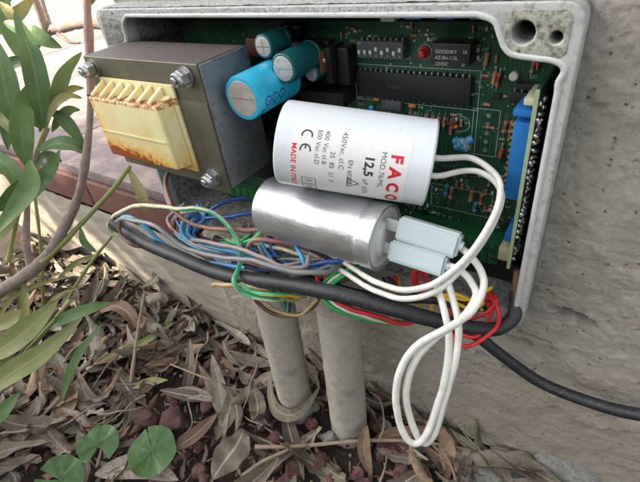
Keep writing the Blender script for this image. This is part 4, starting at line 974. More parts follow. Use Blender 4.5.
# ------------------------------------------------------------------ conduit pipes
def pipe(label, top, bot, r, collar):
    t = thing('conduit_pipe', label, 'pipe', (bot[0], bot[1], bot[2]), 'grey conduit pipes under the box')
    top, bot = Vector(top), Vector(bot); d = (top - bot); Lp = d.length; bm = BM()
    prof = [(0, r)] + [(Lp * k / 24, r * (1 + .012 * math.sin(k * 1.7))) for k in range(1, 24)] + [(Lp, r)]
    lathe(bm, bot, d, prof, 56)
    for v in bm.verts: v.co += Vector((1, 1, 0)) * .28 * noise.fractal(v.co * .12, .8, 2, 3)
    part('pipe', bm, 'pipe', t)
    if collar:
        bm = BM(); lathe(bm, bot + d.normalized() * (Lp - 30), d, [(0, r + .1), (.4, r + 1.7), (1.5, r + 2.1), (24, r + 2.3), (30, r + 2.4)], 56); part('collar', bm, 'pipe', t)
pipe('front grey pipe of the pair, coated in dried cement and standing in dead leaves', (21, 2, 185), (22, -8, -6), 15.6, True)
pipe('rear grey pipe of the pair, with a dead leaf curled round its foot', (-31, -8, 185), (-30, -14, -6), 15.2, False)

# ------------------------------------------------------------------ leaves
def ribbon(path, width, nrm_hint, fold=.25, prof='lance', nx=4, n=6, twist=0, wav=0, thick=.35):
    """leaf blade along a path; uv u across, v along"""
    P = catmull([Vector(p) for p in path], n) if len(path) > 2 or n > 1 else [Vector(p) for p in path]
    N = len(P); bm = BM(); uvl = bm.loops.layers.uv.new('UVMap'); rows = []; rr = random.Random(int(abs(P[0].x * 13 + P[-1].y * 7)))
    ph = rr.random() * 6
    for i in range(N):
        t = i / (N - 1); tn = (P[min(i + 1, N - 1)] - P[max(i - 1, 0)]).normalized()
        nh = nrm_hint(t) if callable(nrm_hint) else nrm_hint
        side = tn.cross(nh)
        if side.length < .05: side = tn.cross(Vector((.3, .5, .8)))
        side.normalize(); up = side.cross(tn).normalized()
        if twist: q = Matrix.Rotation(twist * (t - .5), 3, tn); side = q @ side; up = q @ up
        if prof == 'broken': w = width * .5 * (max(.03, math.sin(math.pi * min(1, t * .6 + .02)) ** .8) * (1 + .12 * math.sin(t * 31 + ph)))
        elif prof == 'lance': w = width * .5 * (1 + (.06 * math.sin(t * 23 + ph) if wav > .6 else 0)) * max(.03, (math.sin(math.pi * min(1, t * .97 + .02)) ** .8) * (1.0 - .25 * (t - .4)))
        elif prof == 'strap': w = width * .5 * (1 if .06 < t < .94 else .6)
        row = []
        for k in range(nx + 1):
            s = -1 + 2 * k / nx; wv = wav * math.sin(t * 17 + ph + s * 1.5) * abs(s)
            row.append(P[i] + side * s * w + up * (abs(s) * w * fold + wv))
        rows.append((row, up, t))
    top = [[bm.verts.new(p) for p in r] for r, _, _ in rows]
    bot = [[bm.verts.new(p - up * thick) for p in r] for r, up, _ in rows]
    def face(vs_, uvs):
        f = bm.faces.new(vs_)
        for l, uvc in zip(f.loops, uvs): l[uvl].uv = uvc
    for i in range(N - 1):
        t0, t1 = rows[i][2], rows[i + 1][2]
        for k in range(nx):
            u0, u1 = k / nx, (k + 1) / nx; uvs = [(u0, t0), (u1, t0), (u1, t1), (u0, t1)]
            face([top[i][k], top[i][k + 1], top[i + 1][k + 1], top[i + 1][k]], uvs)
            face([bot[i][k], bot[i + 1][k], bot[i + 1][k + 1], bot[i][k + 1]], [(u0, t0), (u0, t1), (u1, t1), (u1, t0)])
        for k, u in ((0, 0), (nx, 1)): face([top[i][k], bot[i][k], bot[i + 1][k], top[i + 1][k]], [(u, t0), (u, t0), (u, t1), (u, t1)])
    for i, t in ((0, 0), (N - 1, 1)):
        for k in range(nx): face([top[i][k], top[i][k + 1], bot[i][k + 1], bot[i][k]], [(k / nx, t)] * 4)
    return bm
toCam = lambda p: (CAM - p).normalized()
LT = []                                               # litter kept clear of these
def gleaf(label, pts, width, mat, tilt=.35, fold=.3, twist=0, wav=.6, name='dead_leaf', cat='leaf', group='dead leaves on the ground'):
    """pts: (px, py, height above z=0)"""
    P = [at(p[0], p[1], Z=p[2]) for p in pts]; hint = (Vector((0, 0, 1)) + toCam(P[0]) * tilt).normalized()
    bm = ribbon(P, width, hint, fold, twist=twist, wav=wav); o = part(name, bm, mat, base=P[0], keep=True, ang=60); return tag(o, label, cat, group)
# scattered litter: variants first
rng = random.Random(21)
variants = []
for k in range(26):
    Lv = rng.uniform(48, 92); bend = rng.uniform(-.4, 1.0); sidec = rng.uniform(-.25, .25); pts = []
    for i in range(6):
        t = i / 5; pts.append(Vector(((t - .5) * Lv, sidec * Lv * (4 * (t - .5) ** 2 - .5) * .5, bend * Lv * .35 * (4 * (t - .5) ** 2))))
    bm = ribbon(pts, rng.uniform(11, 20), Vector((0, 0, 1)), rng.choice([-.5, .3, .6, 1.1, 1.5, -.3]), twist=rng.uniform(-2.4, 2.4), wav=rng.uniform(.5, 2.4), n=4, prof='broken' if k % 5 == 0 else 'lance')
    for v in bm.verts: v.co *= S
    bmesh.ops.recalc_face_normals(bm, faces=bm.faces[:])
    me = bpy.data.meshes.new('dead_leaf'); bm.to_mesh(me); bm.free()
    me.polygons.foreach_set('use_smooth', [True] * len(me.polygons)); me.set_sharp_from_angle(angle=math.radians(60))
    me.materials.append(MT[rng.choice(['leaf_grey', 'leaf_grey', 'leaf_grey', 'leaf_brown', 'leaf_olive'])]); variants.append(me)
stones = []
for k in range(12):
    bm = BM(); bmesh.ops.create_icosphere(bm, subdivisions=3, radius=1)
    sc = Vector((rng.uniform(.8, 1.2), rng.uniform(.75, 1.1), rng.uniform(.6, .9))); off = Vector((k * 7.3, k * 3.1, 0))
    for v in bm.verts:
        p = v.co.copy(); q = p.normalized(); cell = noise.noise(q * 1.1 + off) * .42 + .2 * noise.noise(q * 2.6 + off) + .07 * noise.noise(q * 7 + off)
        v.co = Vector((q.x * sc.x, q.y * sc.y, q.z * sc.z)) * (1 + cell)
    for _ in range(9):
        nv = Vector((rng.uniform(-1, 1), rng.uniform(-1, 1), rng.uniform(-1, 1))).normalized(); dd = rng.uniform(.55, .8)
        for v in bm.verts:
            e = v.co.dot(nv) - dd
            if e > 0: v.co -= nv * e * .96
    for v in bm.verts: v.co *= S
    me = bpy.data.meshes.new('lava_stone'); bm.to_mesh(me); bm.free(); me.polygons.foreach_set('use_smooth', [True] * len(me.polygons))
    me.materials.append(MT['rock_red']); stones.append(me)
def visible(x, y, m=25):
    p = proj((x, y, 5)); return -m < p[0] < 640 + m and p[1] < 482 + m
def blocked(x, y, m=0):
    return ((x - 22) ** 2 + (y + 8) ** 2) < (16 + m) ** 2 or ((x + 30) ** 2 + (y + 14) ** 2) < (16 + m) ** 2 or y > 37 - m * .5
def region(x, y):
    p = proj((x, y, 8))
    if p[0] < 120: return 'under the shrub at the far left' if p[1] < 400 else 'round the green weeds at the lower left'
    if p[0] < 255: return 'left of the two pipes'
    if p[0] < 375: return 'at the feet of the two pipes'
    return 'below the hanging white leads and beyond'
CLEAR = [tuple(at(px, py, Z=12)) for px, py in [(146, 418), (172, 422), (238, 462), (225, 452), (574, 478), (158, 300), (152, 452), (99, 445), (60, 480)]]
ns = 0; tries = 0
gS = 'dark red lava stones among the leaves'
while ns < 285 and tries < 9000:
    tries += 1
    x = rng.uniform(-560, 230); y = rng.uniform(-300, 36)
    if not visible(x, y, 15) or blocked(x, y, 5) or any((x - q[0]) ** 2 + (y - q[1]) ** 2 < 22 ** 2 for q in CLEAR): continue
    pz = proj((x, y, 8)); patch = 130 < pz[0] < 420 and pz[1] > 350; r = rng.choice([6, 7, 8, 9, 10, 11] if patch else [4, 5, 6, 7, 8]); lift = 4 if patch else -1
    o = bpy.data.objects.new('lava_stone', rng.choice(stones)); COL.objects.link(o)
    o.location = Vector((x, y, gh(x, y) + r * .2 + lift)) * S; o.scale = (r, r, r); o.rotation_euler = [rng.uniform(0, 6.28) for _ in range(3)]
    sz_ = 'larger' if r > 7 else 'small'; rg = region(x, y)
    tag(o, f'{sz_} dark red lava stone among the litter {rg}', 'stone', f'{sz_} dark red lava stones {rg}'); ns += 1
nl = 0; tries = 0
gL = 'dead leaves on the ground'
while nl < 294 and tries < 9000:
    tries += 1
    x = rng.uniform(-560, 210); y = rng.uniform(-290, 30)
    pz = proj((x, y, 8))
    if not visible(x, y, 20) or blocked(x, y, 14) or any((x - q[0]) ** 2 + (y - q[1]) ** 2 < 34 ** 2 for q in CLEAR[:2] + CLEAR[6:]): continue
    if 130 < pz[0] < 420 and pz[1] > 370 and rng.random() < .55: continue   # stonier patch
    o = bpy.data.objects.new('dead_leaf', rng.choice(variants)); COL.objects.link(o)
    lay = rng.choice([10, 12, 15, 18])
    rz = rng.uniform(0, 6.28)
    if y > 0: rz = rng.choice([0, math.pi]) + rng.uniform(-.4, .4)
    o.location = Vector((x, y, gh(x, y) + lay)) * S; o.rotation_euler = (rng.uniform(-.5, .5), rng.uniform(-.35, .35), rz)
    s_ = rng.uniform(.6, 1.05); o.scale = (s_, s_, s_)
    kd = {'dead_leaf_grey': 'grey', 'dead_leaf_brown': 'brown', 'dead_leaf_olive': 'dull olive'}[o.data.materials[0].name]; rg = region(x, y)
    tag(o, f'dry {kd} dead leaf in the litter {rg}', 'leaf', f'{kd} dead leaves {rg}'); nl += 1
# smaller leaf pieces filling in below
bm = BM(); uv0 = bm.loops.layers.uv.new('UVMap'); k = 0
while k < 420:
    x = rng.uniform(-560, 215); y = rng.uniform(-295, 34)
    if not visible(x, y, 15) or blocked(x, y, 10): continue
    pz = proj((x, y, 8))
    if 130 < pz[0] < 420 and pz[1] > 370 and rng.random() < .8: continue
    mv = rng.choice(variants); mi_ = {'dead_leaf_grey': 0, 'dead_leaf_brown': 1, 'dead_leaf_olive': 2}[mv.materials[0].name]; s_ = rng.uniform(.3, .7)
    mt = Matrix.Translation((x, y, gh(x, y) + rng.uniform(4, 10))) @ Matrix.Rotation(rng.uniform(0, 6.28), 4, 'Z') @ Matrix.Rotation(rng.uniform(-.5, .5), 4, 'X') @ Matrix.Scale(s_ / S, 4)
    vv = [bm.verts.new(mt @ v.co) for v in mv.vertices]; ul = mv.uv_layers[0].data if mv.uv_layers else None
    for p_ in mv.polygons:
        f_ = bm.faces.new([vv[i_] for i_ in p_.vertices]); f_.material_index = mi_
        for lo, li in zip(f_.loops, p_.loop_indices): lo[uv0].uv = ul[li].uv
    k += 1
o = part('leaf_litter', bm, ['leaf_grey', 'leaf_brown', 'leaf_olive'], base=(0, 0, 0), keep=True, ang=60); tag(o, 'mat of small broken dead leaf pieces under the larger leaves', 'litter', kind='stuff')
# crumbs
bm = BM()
for k in range(5200):
    x = rng.uniform(-560, 220); y = rng.uniform(-300, 38)
    if not visible(x, y, 10): continue
    t = bmesh.new()
    if k % 3:
        l = rng.uniform(2, 9); w = rng.uniform(.5, 1.8); vv = [t.verts.new(v) for v in ((-l, -w, 0), (l, -w * .4, .8), (l * .9, w * .5, 0), (-l * .8, w, 1.0))]
        t.faces.new(vv); 
    else:
        bmesh.ops.create_icosphere(t, subdivisions=1, radius=rng.uniform(.6, 2.2))
    mt = Matrix.Translation((x, y, gh(x, y) + rng.uniform(.5, 6))) @ Matrix.Rotation(rng.uniform(0, 6.28), 4, 'Z') @ Matrix.Rotation(rng.uniform(-.8, .8), 4, 'X')
    join(bm, t, mt, rng.choice([0, 0, 1, 2, 2]))
o = part('leaf_crumbs', bm, ['twig', 'leaf_brown', 'soil'], base=(0, 0, 0), smooth=False, keep=True); tag(o, 'crumbled leaf bits and grit between the larger leaves', 'litter', kind='stuff')
# hand placed leaves
for args in [
    ('reddish brown leaf standing on its tip right of the hanging white loop', [(443, 428, 42), (447, 450, 20), (448, 480, 4)], 13, 'leaf_brown', 3, .3),
    ('brown leaf standing upright beside the foot of the front pipe', [(367, 425, 36), (364, 450, 20), (372, 478, 6)], 11, 'leaf_brown', 3, .5),
    ('grey folded leaf lying flat behind the hanging white loop', [(446, 402, 30), (470, 425, 22), (500, 448, 14)], 17, 'leaf_grey', .9, .2),
    ('long grey leaf lying against the wall foot at the lower right', [(445, 455, 12), (480, 462, 10), (535, 468, 12)], 17, 'leaf_grey', .8, .3),
    ('pale grey leaf slanting between lava stones below the left pipe', [(234, 385, 24), (228, 415, 16), (216, 440, 12)], 15, 'leaf_olive', 1.0, .2),
    ('long grey leaf running down to the bottom edge at centre', [(285, 412, 20), (292, 440, 14), (304, 480, 8)], 14, 'leaf_grey', 1, .3),
    ('pale grey leaf hanging vertically left of the rear pipe', [(212, 355, 34), (222, 400, 20), (224, 440, 12)], 13, 'leaf_grey', 2, .2),
    ('broad grey leaf slanting up from left to the wall foot', [(164, 392, 16), (195, 394, 18), (222, 402, 14)], 12, 'leaf_grey', 1, .3),
    ('tan curled leaf arching over at the wall foot on the left', [(97, 312, 28), (116, 306, 34), (132, 318, 30), (137, 345, 14)], 16, 'leaf_brown', 1.2, .5),
    ('grey leaf with pointed tip bent like a hook near the round green leaves', [(78, 372, 26), (86, 395, 18), (98, 402, 14), (112, 388, 20)], 13, 'leaf_grey', 1.4, .3),
    ('green leaf lying flat at the left above the litter', [(92, 362, 20), (130, 350, 22), (175, 322, 26)], 11, 'leaf_yellow', 1, .2),
    ('yellow green short leaf beside the straw coloured twig', [(132, 388, 18), (150, 382, 18), (168, 380, 18)], 9, 'leaf_yellow', 1, .2),
    ('olive brown leaf standing between the two groups of stones', [(130, 390, 24), (130, 412, 16), (126, 430, 10)], 10, 'leaf_olive', 1, .3),
    ('grey leaf crossing low above the round green leaf', [(160, 390, 20), (190, 396, 18), (218, 400, 14)], 11, 'leaf_grey', 1, .2),
    ('thin brown leaf standing at the far left of the litter', [(38, 360, 32), (42, 385, 20), (46, 410, 8)], 9, 'leaf_brown', 2, .3),
    ('pale green grey leaf spread star like at the far left', [(20, 378, 26), (18, 405, 16), (22, 448, 8)], 14, 'leaf_olive', 1.5, .3),
    ('dark grey leaf along the lower left edge of the litter', [(0, 412, 12), (30, 430, 12), (70, 452, 12)], 16, 'leaf_grey', 1, .3),
    ('long tan leaf slanting up right across the centre left', [(172, 450, 16), (195, 435, 18), (219, 412, 20)], 13, 'leaf_brown', 1, .3),
    ('weathered grey leaf along the bottom left of centre', [(95, 474, 14), (140, 466, 14), (178, 480, 12)], 22, 'rock_grey' and 'leaf_grey', .8, .2),
    ('narrow brown leaf slanting under the hanging loops', [(372, 440, 16), (400, 434, 18), (436, 428, 18)], 12, 'leaf_brown', 1, .3),
]: gleaf(*args)
P = [Vector((-30 + rr_ * math.cos(math.radians(t_)), -14 + rr_ * math.sin(math.radians(t_)), z_)) for t_, rr_, z_ in ((150, 30, 58), (180, 23, 44), (215, 20, 33), (255, 19.5, 27), (300, 20, 29), (340, 22, 38), (375, 27, 50))]
o = part('dead_leaf', ribbon(P, 13, lambda t: (Vector((math.cos(math.radians(150 + 225 * t)), math.sin(math.radians(150 + 225 * t)), .9))).normalized(), .15, wav=.4), 'leaf_olive', base=P[0], keep=True, ang=60)
tag(o, 'long grey dead leaf curled round the foot of the rear pipe', 'leaf', 'dead leaves on the ground')
gleaf('crumpled pale decayed leaf lying wide open at the bottom left of centre', [(244, 430, 22), (236, 446, 24), (224, 462, 20), (212, 480, 18)], 27, 'leaf_grey', 1.0, .12, 0, 2.2)
# twigs
def twig(label, pts, r, mat='twig'):
    P = [at(p[0], p[1], Z=p[2]) for p in pts]; bm = BM(); tube(bm, P, r, 8, 6, wob=.4); o = part('twig', bm, mat, base=P[0]); tag(o, label, 'twig', 'dry twigs on the litter')
twig('straw coloured twig standing upright against the wall at the left', [(145, 292, 70), (138, 330, 42), (131, 382, 18)], lambda t: 1.3 + .6 * t)
twig('pale twig lying across the bottom below both pipes', [(255, 447, 22), (300, 446, 20), (360, 441, 20), (415, 441, 20), (470, 450, 14)], lambda t: 1.9 - .8 * t)
twig('short reddish twig branching off the pale one', [(243, 476, 16), (262, 462, 18), (292, 448, 20)], lambda t: 2.2 - .8 * t)
twig('long brown twig reaching from the left corner towards the leaf hook', [(12, 468, 14), (30, 430, 16), (72, 386, 22), (108, 352, 26)], lambda t: 2.0 - t)
twig('thin twig lying by the dark red stones', [(170, 364, 22), (200, 376, 22), (222, 384, 20)], 1.0)
twig('thin curved rootlet standing up next to the front pipe', [(378, 442, 20), (384, 424, 30), (380, 400, 34), (370, 392, 36)], .7)
twig('thin rootlet with forked tip below the centre', [(188, 402, 22), (192, 425, 18), (178, 440, 14), (185, 452, 14)], .6)
tw = random.Random(8); tmesh = []
for k in range(5):
    bm = BM(); L_ = tw.uniform(30, 80); tube(bm, [Vector((L_ * (q / 4 - .5), tw.uniform(-3, 3), tw.uniform(-2, 3))) * S for q in range(5)], (lambda t: (1.3 - .8 * t) * S), 6, 4)
    me = bpy.data.meshes.new('twig'); bm.to_mesh(me); bm.free(); me.polygons.foreach_set('use_smooth', [True] * len(me.polygons)); me.materials.append(MT['twig' if k % 2 else 'bark']); tmesh.append(me)
k = 0
while k < 34:
    x, y = tw.uniform(-480, 180), tw.uniform(-270, 22)
    if not visible(x, y, 0) or blocked(x, y, 18): continue
    o = bpy.data.objects.new('twig', tw.choice(tmesh)); COL.objects.link(o); o.location = Vector((x, y, gh(x, y) + tw.uniform(13, 21))) * S; o.rotation_euler = (0, tw.uniform(-.15, .15), tw.uniform(0, 6.28))
    rg = region(x, y); tag(o, f'thin broken dry twig on the litter {rg}', 'twig', f'thin broken twigs {rg}'); k += 1
# notable stones
def stone(label, px, py, z, r, mat, k, sx=1, sy=1, sz=1, name='stone'):
    bm = BM(); bm.from_mesh(stones[k]); p = at(px, py, Z=z)
    for v in bm.verts: v.co = Vector((v.co.x * sx, v.co.y * sy, v.co.z * sz)) / S * r * (1 + .05 * noise.noise(v.co * 2500)) + p
    tag(part(name, bm, mat, base=p), label, 'stone')
stone('pinkish red lava stone above the round green leaf', 146, 418, 18, 10, 'rock_red', 0, 1.3)
stone('larger red lava stone right of the pinkish one', 172, 422, 18, 11, 'rock_red', 1, 1.5)
stone('dark red lava stone between leaf and rear pipe', 262, 415, 12, 10, 'rock_red', 2, 1, 1, 1.4)
stone('purple red lava stone under the pale twig junction', 276, 439, 12, 10, 'rock_red', 3)
stone('purplish stone low beside the foot of the front pipe', 320, 462, 8, 9, 'rock_red', 4)
stone('small blue grey pebble left of the foot of the front pipe', 330, 438, 14, 8, 'rock_grey', 5, 1.1, 1, .9)
stone('rough pale grey rock at the bottom right against the wall', 577, 470, 22, 26, 'rock_grey', 6, 1.5, .9, .9)
stone('grey crumbling clod at the foot of the wall on the left', 158, 300, 22, 13, 'rock_chalk', 8, 1.2)
stone('pale broken clod right of the foot of the front pipe', 310, 405, 14, 8, 'rock_chalk', 9, 1.3, 1, .8)
stone('flat greenish rock at the bottom right of the pipes', 500, 478, 6, 16, 'rock_grey', 10, 1.8, 1, .4)
# round green leaves
def round_leaf(label, px, py, z, r, notch, rot, tiltv):
    p = at(px, py, Z=z); n = (Vector((0, 0, 1)) + toCam(p) * tiltv).normalized(); u = n.cross(Vector((math.cos(rot), math.sin(rot), 0))).normalized(); w = n.cross(u)
    bm = BM(); uvl = bm.loops.layers.uv.new('UVMap'); NR, NA = 6, 54; rings = []; ctr = bm.verts.new(p)
    for i in range(1, NR + 1):
        rr = r * i / NR; ring = []
        for k in range(NA + 1):
            t = notch + (2 * math.pi - 2 * notch) * k / NA
            R_ = rr * (1 + .028 * abs(math.sin(13 * t)) * (i / NR) + .09 * noise.noise(Vector((math.cos(t) * 2, math.sin(t) * 2, r)))); hgt = .020 * rr * math.cos(9 * t + 1.6 * noise.noise(Vector((t * 1.5, r, 0)))) + .34 * rr * rr / r * (.3 + noise.noise(Vector((math.cos(t), math.sin(t), px))))
            ring.append(bm.verts.new(p + (u * math.cos(t) + w * math.sin(t)) * R_ + n * hgt))
        rings.append(ring)
    def sf(vs_):
        f_ = bm.faces.new(vs_)
        for l in f_.loops: l[uvl].uv = (.9, .5)
    for k in range(NA): sf([ctr, rings[0][k], rings[0][k + 1]])
    for i in range(NR - 1):
        for k in range(NA): sf([rings[i][k], rings[i + 1][k], rings[i + 1][k + 1], rings[i][k + 1]])
    th = thing('ground_plant', label, 'plant', p - Vector((0, 0, 14)), 'round leaved green weeds')
    ex = bmesh.ops.extrude_face_region(bm, geom=bm.faces[:])
    for v in [g_ for g_ in ex['geom'] if isinstance(g_, bmesh.types.BMVert)]: v.co -= n * .3
    part('leaf', bm, 'leaf_round', th, keep=False, ang=60)
    bm = BM(); tube(bm, [p, p + Vector((2, 3, -6)), p + Vector((6, 10, -14))], .8, 8); part('stalk', bm, 'bark_green', th)
    bm = BM()
    for k in range(9):
        t = notch + (2 * math.pi - 2 * notch) * (k + .0) / 8.5
        if k == 0: continue
        d_ = u * math.cos(2 * math.pi * k / 9) + w * math.sin(2 * math.pi * k / 9)
        tube(bm, [p + n * .2 + d_ * r * q_ + n * (.10 * r * q_ + .12 * r * q_ * q_) for q_ in (.03, .35, .65, .9)], lambda t: .13 - .1 * t, 6, 3)
    part('vein', bm, 'leaf_round', th)
round_leaf('round scalloped green leaf right of the other two, fully open', 152, 452, 24, 19.5, .03, 1.0, .9)
round_leaf('notched green leaf in the middle with a ragged edge', 99, 445, 24, 16.5, .5, 4.0, .7)
round_leaf('green leaf cut off by the bottom edge of the photo', 60, 480, 22, 19, .2, 2.0, .8)
# small blades of weed
for k, (px, py, dx, dy) in enumerate([(45, 392, -2, -70), (56, 385, 6, -80), (62, 372, 40, -70)]):
    pass

# ------------------------------------------------------------------ oleander shrub
base = Vector((-330, -70, 0))
sh = thing('oleander_shrub', 'oleander shrub with grey branches and long green leaves at the left of the box', 'shrub', base)
def branch(pts, r, mat, name='branch', n=6):
    P = [p if isinstance(p, Vector) else at(p[0], p[1], D=p[2]) for p in pts]; bm = BM(); tube(bm, P, r, 14, n, wob=.28); return part(name, bm, mat, sh)
branch([(-60, 330, 420), (-20, 302, 405), (18, 280, 392), (45, 258, 380), (66, 224, 372), (80, 190, 366), (88, 140, 362), (91, 90, 362), (89, 40, 365), (86, -10, 370), (84, -70, 380)], lambda t: 7.2 - 4.6 * min(1, t * 1.6), 'bark')
branch([(91, 96, 360.5), (90, 60, 362.5), (88, 20, 365.5), (86, -10, 369), (84, -60, 378)], 3.3, 'bark_red')
branch([(42, 262, 378), (62, 244, 376), (92, 212, 378), (114, 188, 382), (130, 166, 388)], lambda t: 2.5 - .7 * t, 'bark_green')
branch([(30, 268, 384), (26, 240, 380), (27, 215, 382), (28, 190, 384), (34, 160, 382), (48, 128, 384)], lambda t: 3.0 - 1.2 * t, 'bark')
branch([(8, 262, 390), (18, 214, 384), (30, 170, 382), (46, 126, 382), (52, 108, 382)], lambda t: 2.0 - .6 * t, 'bark_green')
branch([(60, 315, 420), (78, 282, 410), (96, 256, 402), (112, 236, 396)], 1.5, 'bark_green')
branch([(42, 330, 440), (43, 290, 425), (40, 240, 410), (34, 190, 402)], 1.4, 'bark_green')
branch([(20, 62, 560), (45, 34, 540), (66, 27, 520), (90, 24, 505), (118, 30, 500)], lambda t: 6.5 - 2.5 * t, 'bark')
branch([(52, 32, 530), (44, 12, 540), (36, -20, 550)], 4, 'bark'); branch([(30, -10, 520), (40, 14, 525), (46, 34, 532)], 4.5, 'bark'); branch([(58, 34, 520), (70, 42, 515), (80, 43, 512)], lambda t: 2.6 - 1.4 * t, 'bark')
branch([(-40, 380, 380), (10, 366, 372), (46, 330, 372), (70, 300, 380)], lambda t: 3 - 1.6 * t, 'bark_green')
LV = [  # pixel path with depth, width mm, material, tilt
    ([(43, 128, 380), (38, 90, 368), (30, 52, 362), (14, 12, 366)], 20, 'leaf_live', .2), ([(46, 120, 382), (56, 92, 380), (66, 70, 382), (82, 52, 390)], 14, 'leaf_live', -.5),
    ([(4, 22, 400), (24, 30, 396), (44, 40, 396), (62, 48, 402)], 17, 'leaf_live', .3), ([(28, 168, 376), (22, 140, 368), (22, 110, 366), (28, 84, 372)], 20, 'leaf_live', -.2),
    ([(22, 130, 372), (8, 100, 366), (2, 70, 366), (-6, 36, 372)], 23, 'leaf_live', .4), ([(38, 150, 372), (56, 144, 368), (74, 146, 370), (86, 154, 378)], 15, 'leaf_live', 1.2),
    ([(47, 122, 378), (56, 104, 376), (68, 96, 380), (82, 98, 388)], 8, 'leaf_yellow', .8), ([(50, 112, 384), (62, 118, 388), (74, 132, 392), (86, 148, 398)], 13, 'leaf_live', .1),
    ([(30, 160, 370), (30, 185, 366), (18, 205, 366), (-10, 240, 368)], 19, 'leaf_live', .9), ([(20, 180, 376), (8, 200, 372), (-6, 212, 372)], 15, 'leaf_live', -.3),
    ([(52, 108, 384), (70, 90, 392), (84, 88, 398)], 7, 'leaf_yellow', .2), ([(32, 150, 378), (14, 130, 380), (0, 118, 384), (-16, 110, 388)], 12, 'leaf_yellow', .2),
    ([(88, 6, 372), (92, -4, 372), (98, -20, 374)], 8, 'leaf_yellow', .2), ([(0, 2, 420), (10, 14, 418), (18, 34, 420)], 10, 'leaf_yellow', .5),
    ([(-30, 364, 360), (6, 346, 358), (34, 324, 362), (58, 300, 372)], 22, 'leaf_yellow', .6), ([(-30, 402, 350), (10, 374, 352), (44, 352, 358), (82, 318, 370)], 20, 'leaf_yellow', .5),
    ([(40, 330, 372), (66, 318, 374), (92, 308, 380), (110, 302, 388)], 12, 'leaf_live', .6), ([(-10, 330, 380), (16, 318, 378), (40, 314, 380)], 15, 'leaf_yellow', .3),
    ([(0, 300, 420), (20, 282, 416), (46, 276, 420)], 9, 'leaf_yellow', .2), ([(128, 168, 388), (142, 196, 384), (146, 214, 388)], 10, 'leaf_yellow', .5),
    ([(58, 278, 410), (78, 262, 405), (102, 254, 405)], 6, 'leaf_yellow', .2), ([(96, 252, 404), (84, 242, 404), (80, 226, 408)], 7, 'leaf_live', .2), ([(-10, 428, 350), (4, 410, 352), (20, 392, 356)], 12, 'leaf_live', .4)]
LV += [
    ([(-20, 40, 440), (0, 26, 436), (18, 14, 436), (36, -6, 440)], 17, 'leaf_yellow', .3), ([(20, 60, 430), (10, 34, 430), (4, 8, 432), (6, -20, 436)], 16, 'leaf_live', .2),
    ([(-10, 74, 420), (10, 64, 416), (28, 62, 416), (46, 70, 420)], 12, 'leaf_live', .5), ([(52, 132, 396), (60, 118, 394), (70, 110, 396), (80, 110, 400)], 10, 'leaf_live', .3),
    ([(28, 176, 392), (40, 160, 390), (52, 156, 390), (62, 162, 394)], 10, 'leaf_live', .6), ([(-20, 250, 380), (0, 232, 376), (14, 208, 376), (20, 182, 380)], 14, 'leaf_yellow', .5),
    ([(44, 130, 386), (34, 120, 384), (20, 112, 384), (2, 108, 388)], 12, 'leaf_live', -.3), ([(24, 206, 384), (36, 188, 380), (50, 170, 380), (60, 150, 386)], 15, 'leaf_live', .6),
    ([(-20, 150, 392), (0, 160, 388), (14, 176, 386), (20, 200, 388)], 16, 'leaf_live', .2), ([(40, 132, 390), (44, 100, 396), (40, 70, 400), (30, 44, 404)], 13, 'leaf_live', .1),
    ([(-14, 60, 392), (-2, 90, 388), (6, 120, 388), (8, 150, 392)], 20, 'leaf_live', .5), ([(-30, 20, 430), (-10, 8, 430), (14, -4, 430)], 18, 'leaf_live', .3),
    ([(0, 352, 400), (16, 322, 396), (24, 290, 396), (22, 262, 400)], 6, 'leaf_yellow', .4), ([(18, 352, 400), (36, 318, 396), (58, 296, 394), (84, 286, 398)], 5, 'leaf_yellow', .4),
    ([(-6, 330, 410), (10, 300, 404), (34, 286, 404), (70, 276, 410)], 6, 'leaf_yellow', .5), ([(30, 368, 392), (34, 338, 388), (46, 312, 388), (66, 292, 394)], 5, 'leaf_live', .3),
    ([(-10, 384, 366), (10, 352, 368), (24, 318, 372), (28, 292, 380)], 9, 'leaf_yellow', .3), ([(62, 400, 372), (70, 372, 372), (84, 346, 376), (104, 322, 384)], 8, 'leaf_live', .4)]
for pts, w_, m_, tl in LV:
    P = [at(*p[:2], D=p[2]) for p in pts]; mid = P[len(P) // 2]; h = (toCam(mid) + Vector((.2, 0, tl))).normalized()
    part('leaf', ribbon(P, w_ * .9, h, .30, wav=.5, n=6), m_, sh, keep=True, ang=60)
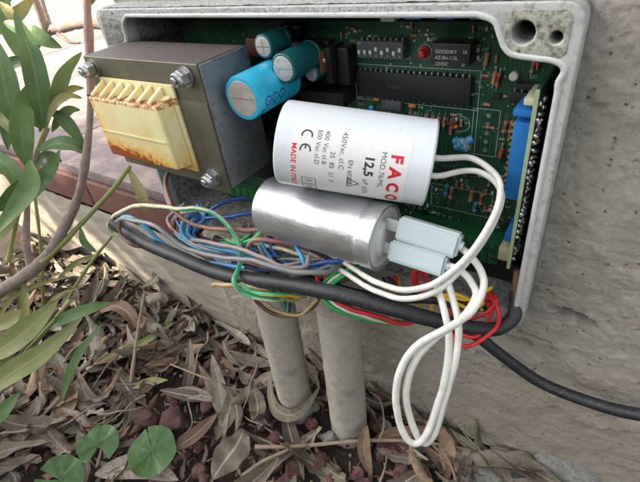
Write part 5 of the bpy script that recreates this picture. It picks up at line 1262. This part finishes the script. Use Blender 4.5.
# unseen tree added towards the sun, crown shaped to shade box and dapple kerb
tb_ = Vector((-1270, -1040, 0))
tr = thing('added_shade_tree', 'unseen leafy tree added at the left, its crown shaped to shade the box and dapple the kerb', 'tree', tb_)
bm = BM(); uvl = bm.loops.layers.uv.new('UVMap'); cr_ = random.Random(11)
for k in range(5200):
    tx = cr_.uniform(-620, 460); ty = cr_.uniform(-440, 90); tz = cr_.uniform(-20, 380)
    s_ = (ty - 34) / SUN.y; x0 = tx - SUN.x * s_; z0 = tz - SUN.z * s_
    if x0 < -165 and not (108 < z0 < 172) and (noise.noise(Vector((x0 * .015 + z0 * .006, z0 * .012, 2.2))) > -.44 or cr_.random() < .45): continue
    c = Vector((tx, ty, tz)) + SUN * cr_.uniform(1500, 2400)
    d = Vector((cr_.uniform(-1, 1), cr_.uniform(-1, 1), cr_.uniform(-.2, 1))).normalized(); nn = (SUN + Vector((cr_.uniform(-1, 1), cr_.uniform(-1, 1), cr_.uniform(-1, 1))) * .7).normalized()
    sd = d.cross(nn).normalized(); l = cr_.uniform(95, 150); w = cr_.uniform(9, 15); dr = Vector((0, 0, -l * .12))
    vs_ = [bm.verts.new(q) for q in (c, c + d * l * .35 + sd * w, c + d * l * .7 + sd * w * .8 + dr * .5, c + d * l + dr, c + d * l * .7 - sd * w * .8 + dr * .5, c + d * l * .35 - sd * w)]
    f_ = bm.faces.new(vs_)
    for lo, uvc in zip(f_.loops, ((.5, 0), (1, .35), (1, .7), (.5, 1), (0, .7), (0, .35))): lo[uvl].uv = uvc
part('crown', bm, 'leaf_live', tr, smooth=False, keep=True)['kind'] = 'stuff'
bm = BM(); tube(bm, [tb_, tb_ + Vector((20, -10, 400)), tb_ + Vector((-10, 20, 850)), tb_ + Vector((20, 30, 1400))], lambda t: 55 - 30 * t, 16, 8, wob=.2); part('trunk', bm, 'bark', tr)
for k in range(10):
    e = Vector((cr_.uniform(-550, 400), cr_.uniform(-350, 50), cr_.uniform(50, 350))) + SUN * cr_.uniform(1600, 2300)
    s0_ = tb_ + Vector((0, 10, cr_.uniform(600, 1000))); bm = BM(); tube(bm, [s0_, s0_.lerp(e, .5) + Vector((0, 0, 50)), e], lambda t: 20 - 15 * t, 8, 6, wob=.3); part('limb', bm, 'bark', tr)
print('objects', len(bpy.data.objects))

# ------------------------------------------------------------------ unseen hedge added behind the camera to cut off low sky light
hd = thing('sky_blocker_hedge', 'unseen clipped hedge added behind the camera to block the low sky', 'hedge', (0, -1700, 0))
bm = BM(); t = bmesh.new(); bmesh.ops.create_cube(t, size=1); bmesh.ops.subdivide_edges(t, edges=t.edges[:], cuts=18, use_grid_fill=True)
for v in t.verts:
    v.co = Vector((v.co.x * 7000, -1900 + v.co.y * 500, 425 + v.co.z * 850)); v.co += Vector((0, 1, 1)) * 60 * noise.noise(v.co * .006)
join(bm, t); part('inner_growth', bm, 'leaf_live', hd, smooth=False)
bm = BM(); hr = random.Random(5)
for k in range(6000):
    c = Vector((hr.uniform(-3500, 3500), -1650 + hr.uniform(-30, 90), hr.uniform(0, 900))); d = Vector((hr.uniform(-1, 1), hr.uniform(-.3, 1), hr.uniform(-1, 1))).normalized() * 70; e = d.cross(Vector((hr.uniform(-1, 1), hr.uniform(-1, 1), .3))).normalized() * 16
    bm.faces.new([bm.verts.new(q) for q in (c, c + d * .5 + e, c + d, c + d * .5 - e)])
part('foliage', bm, 'leaf_live', hd, smooth=False, keep=True)['kind'] = 'stuff'
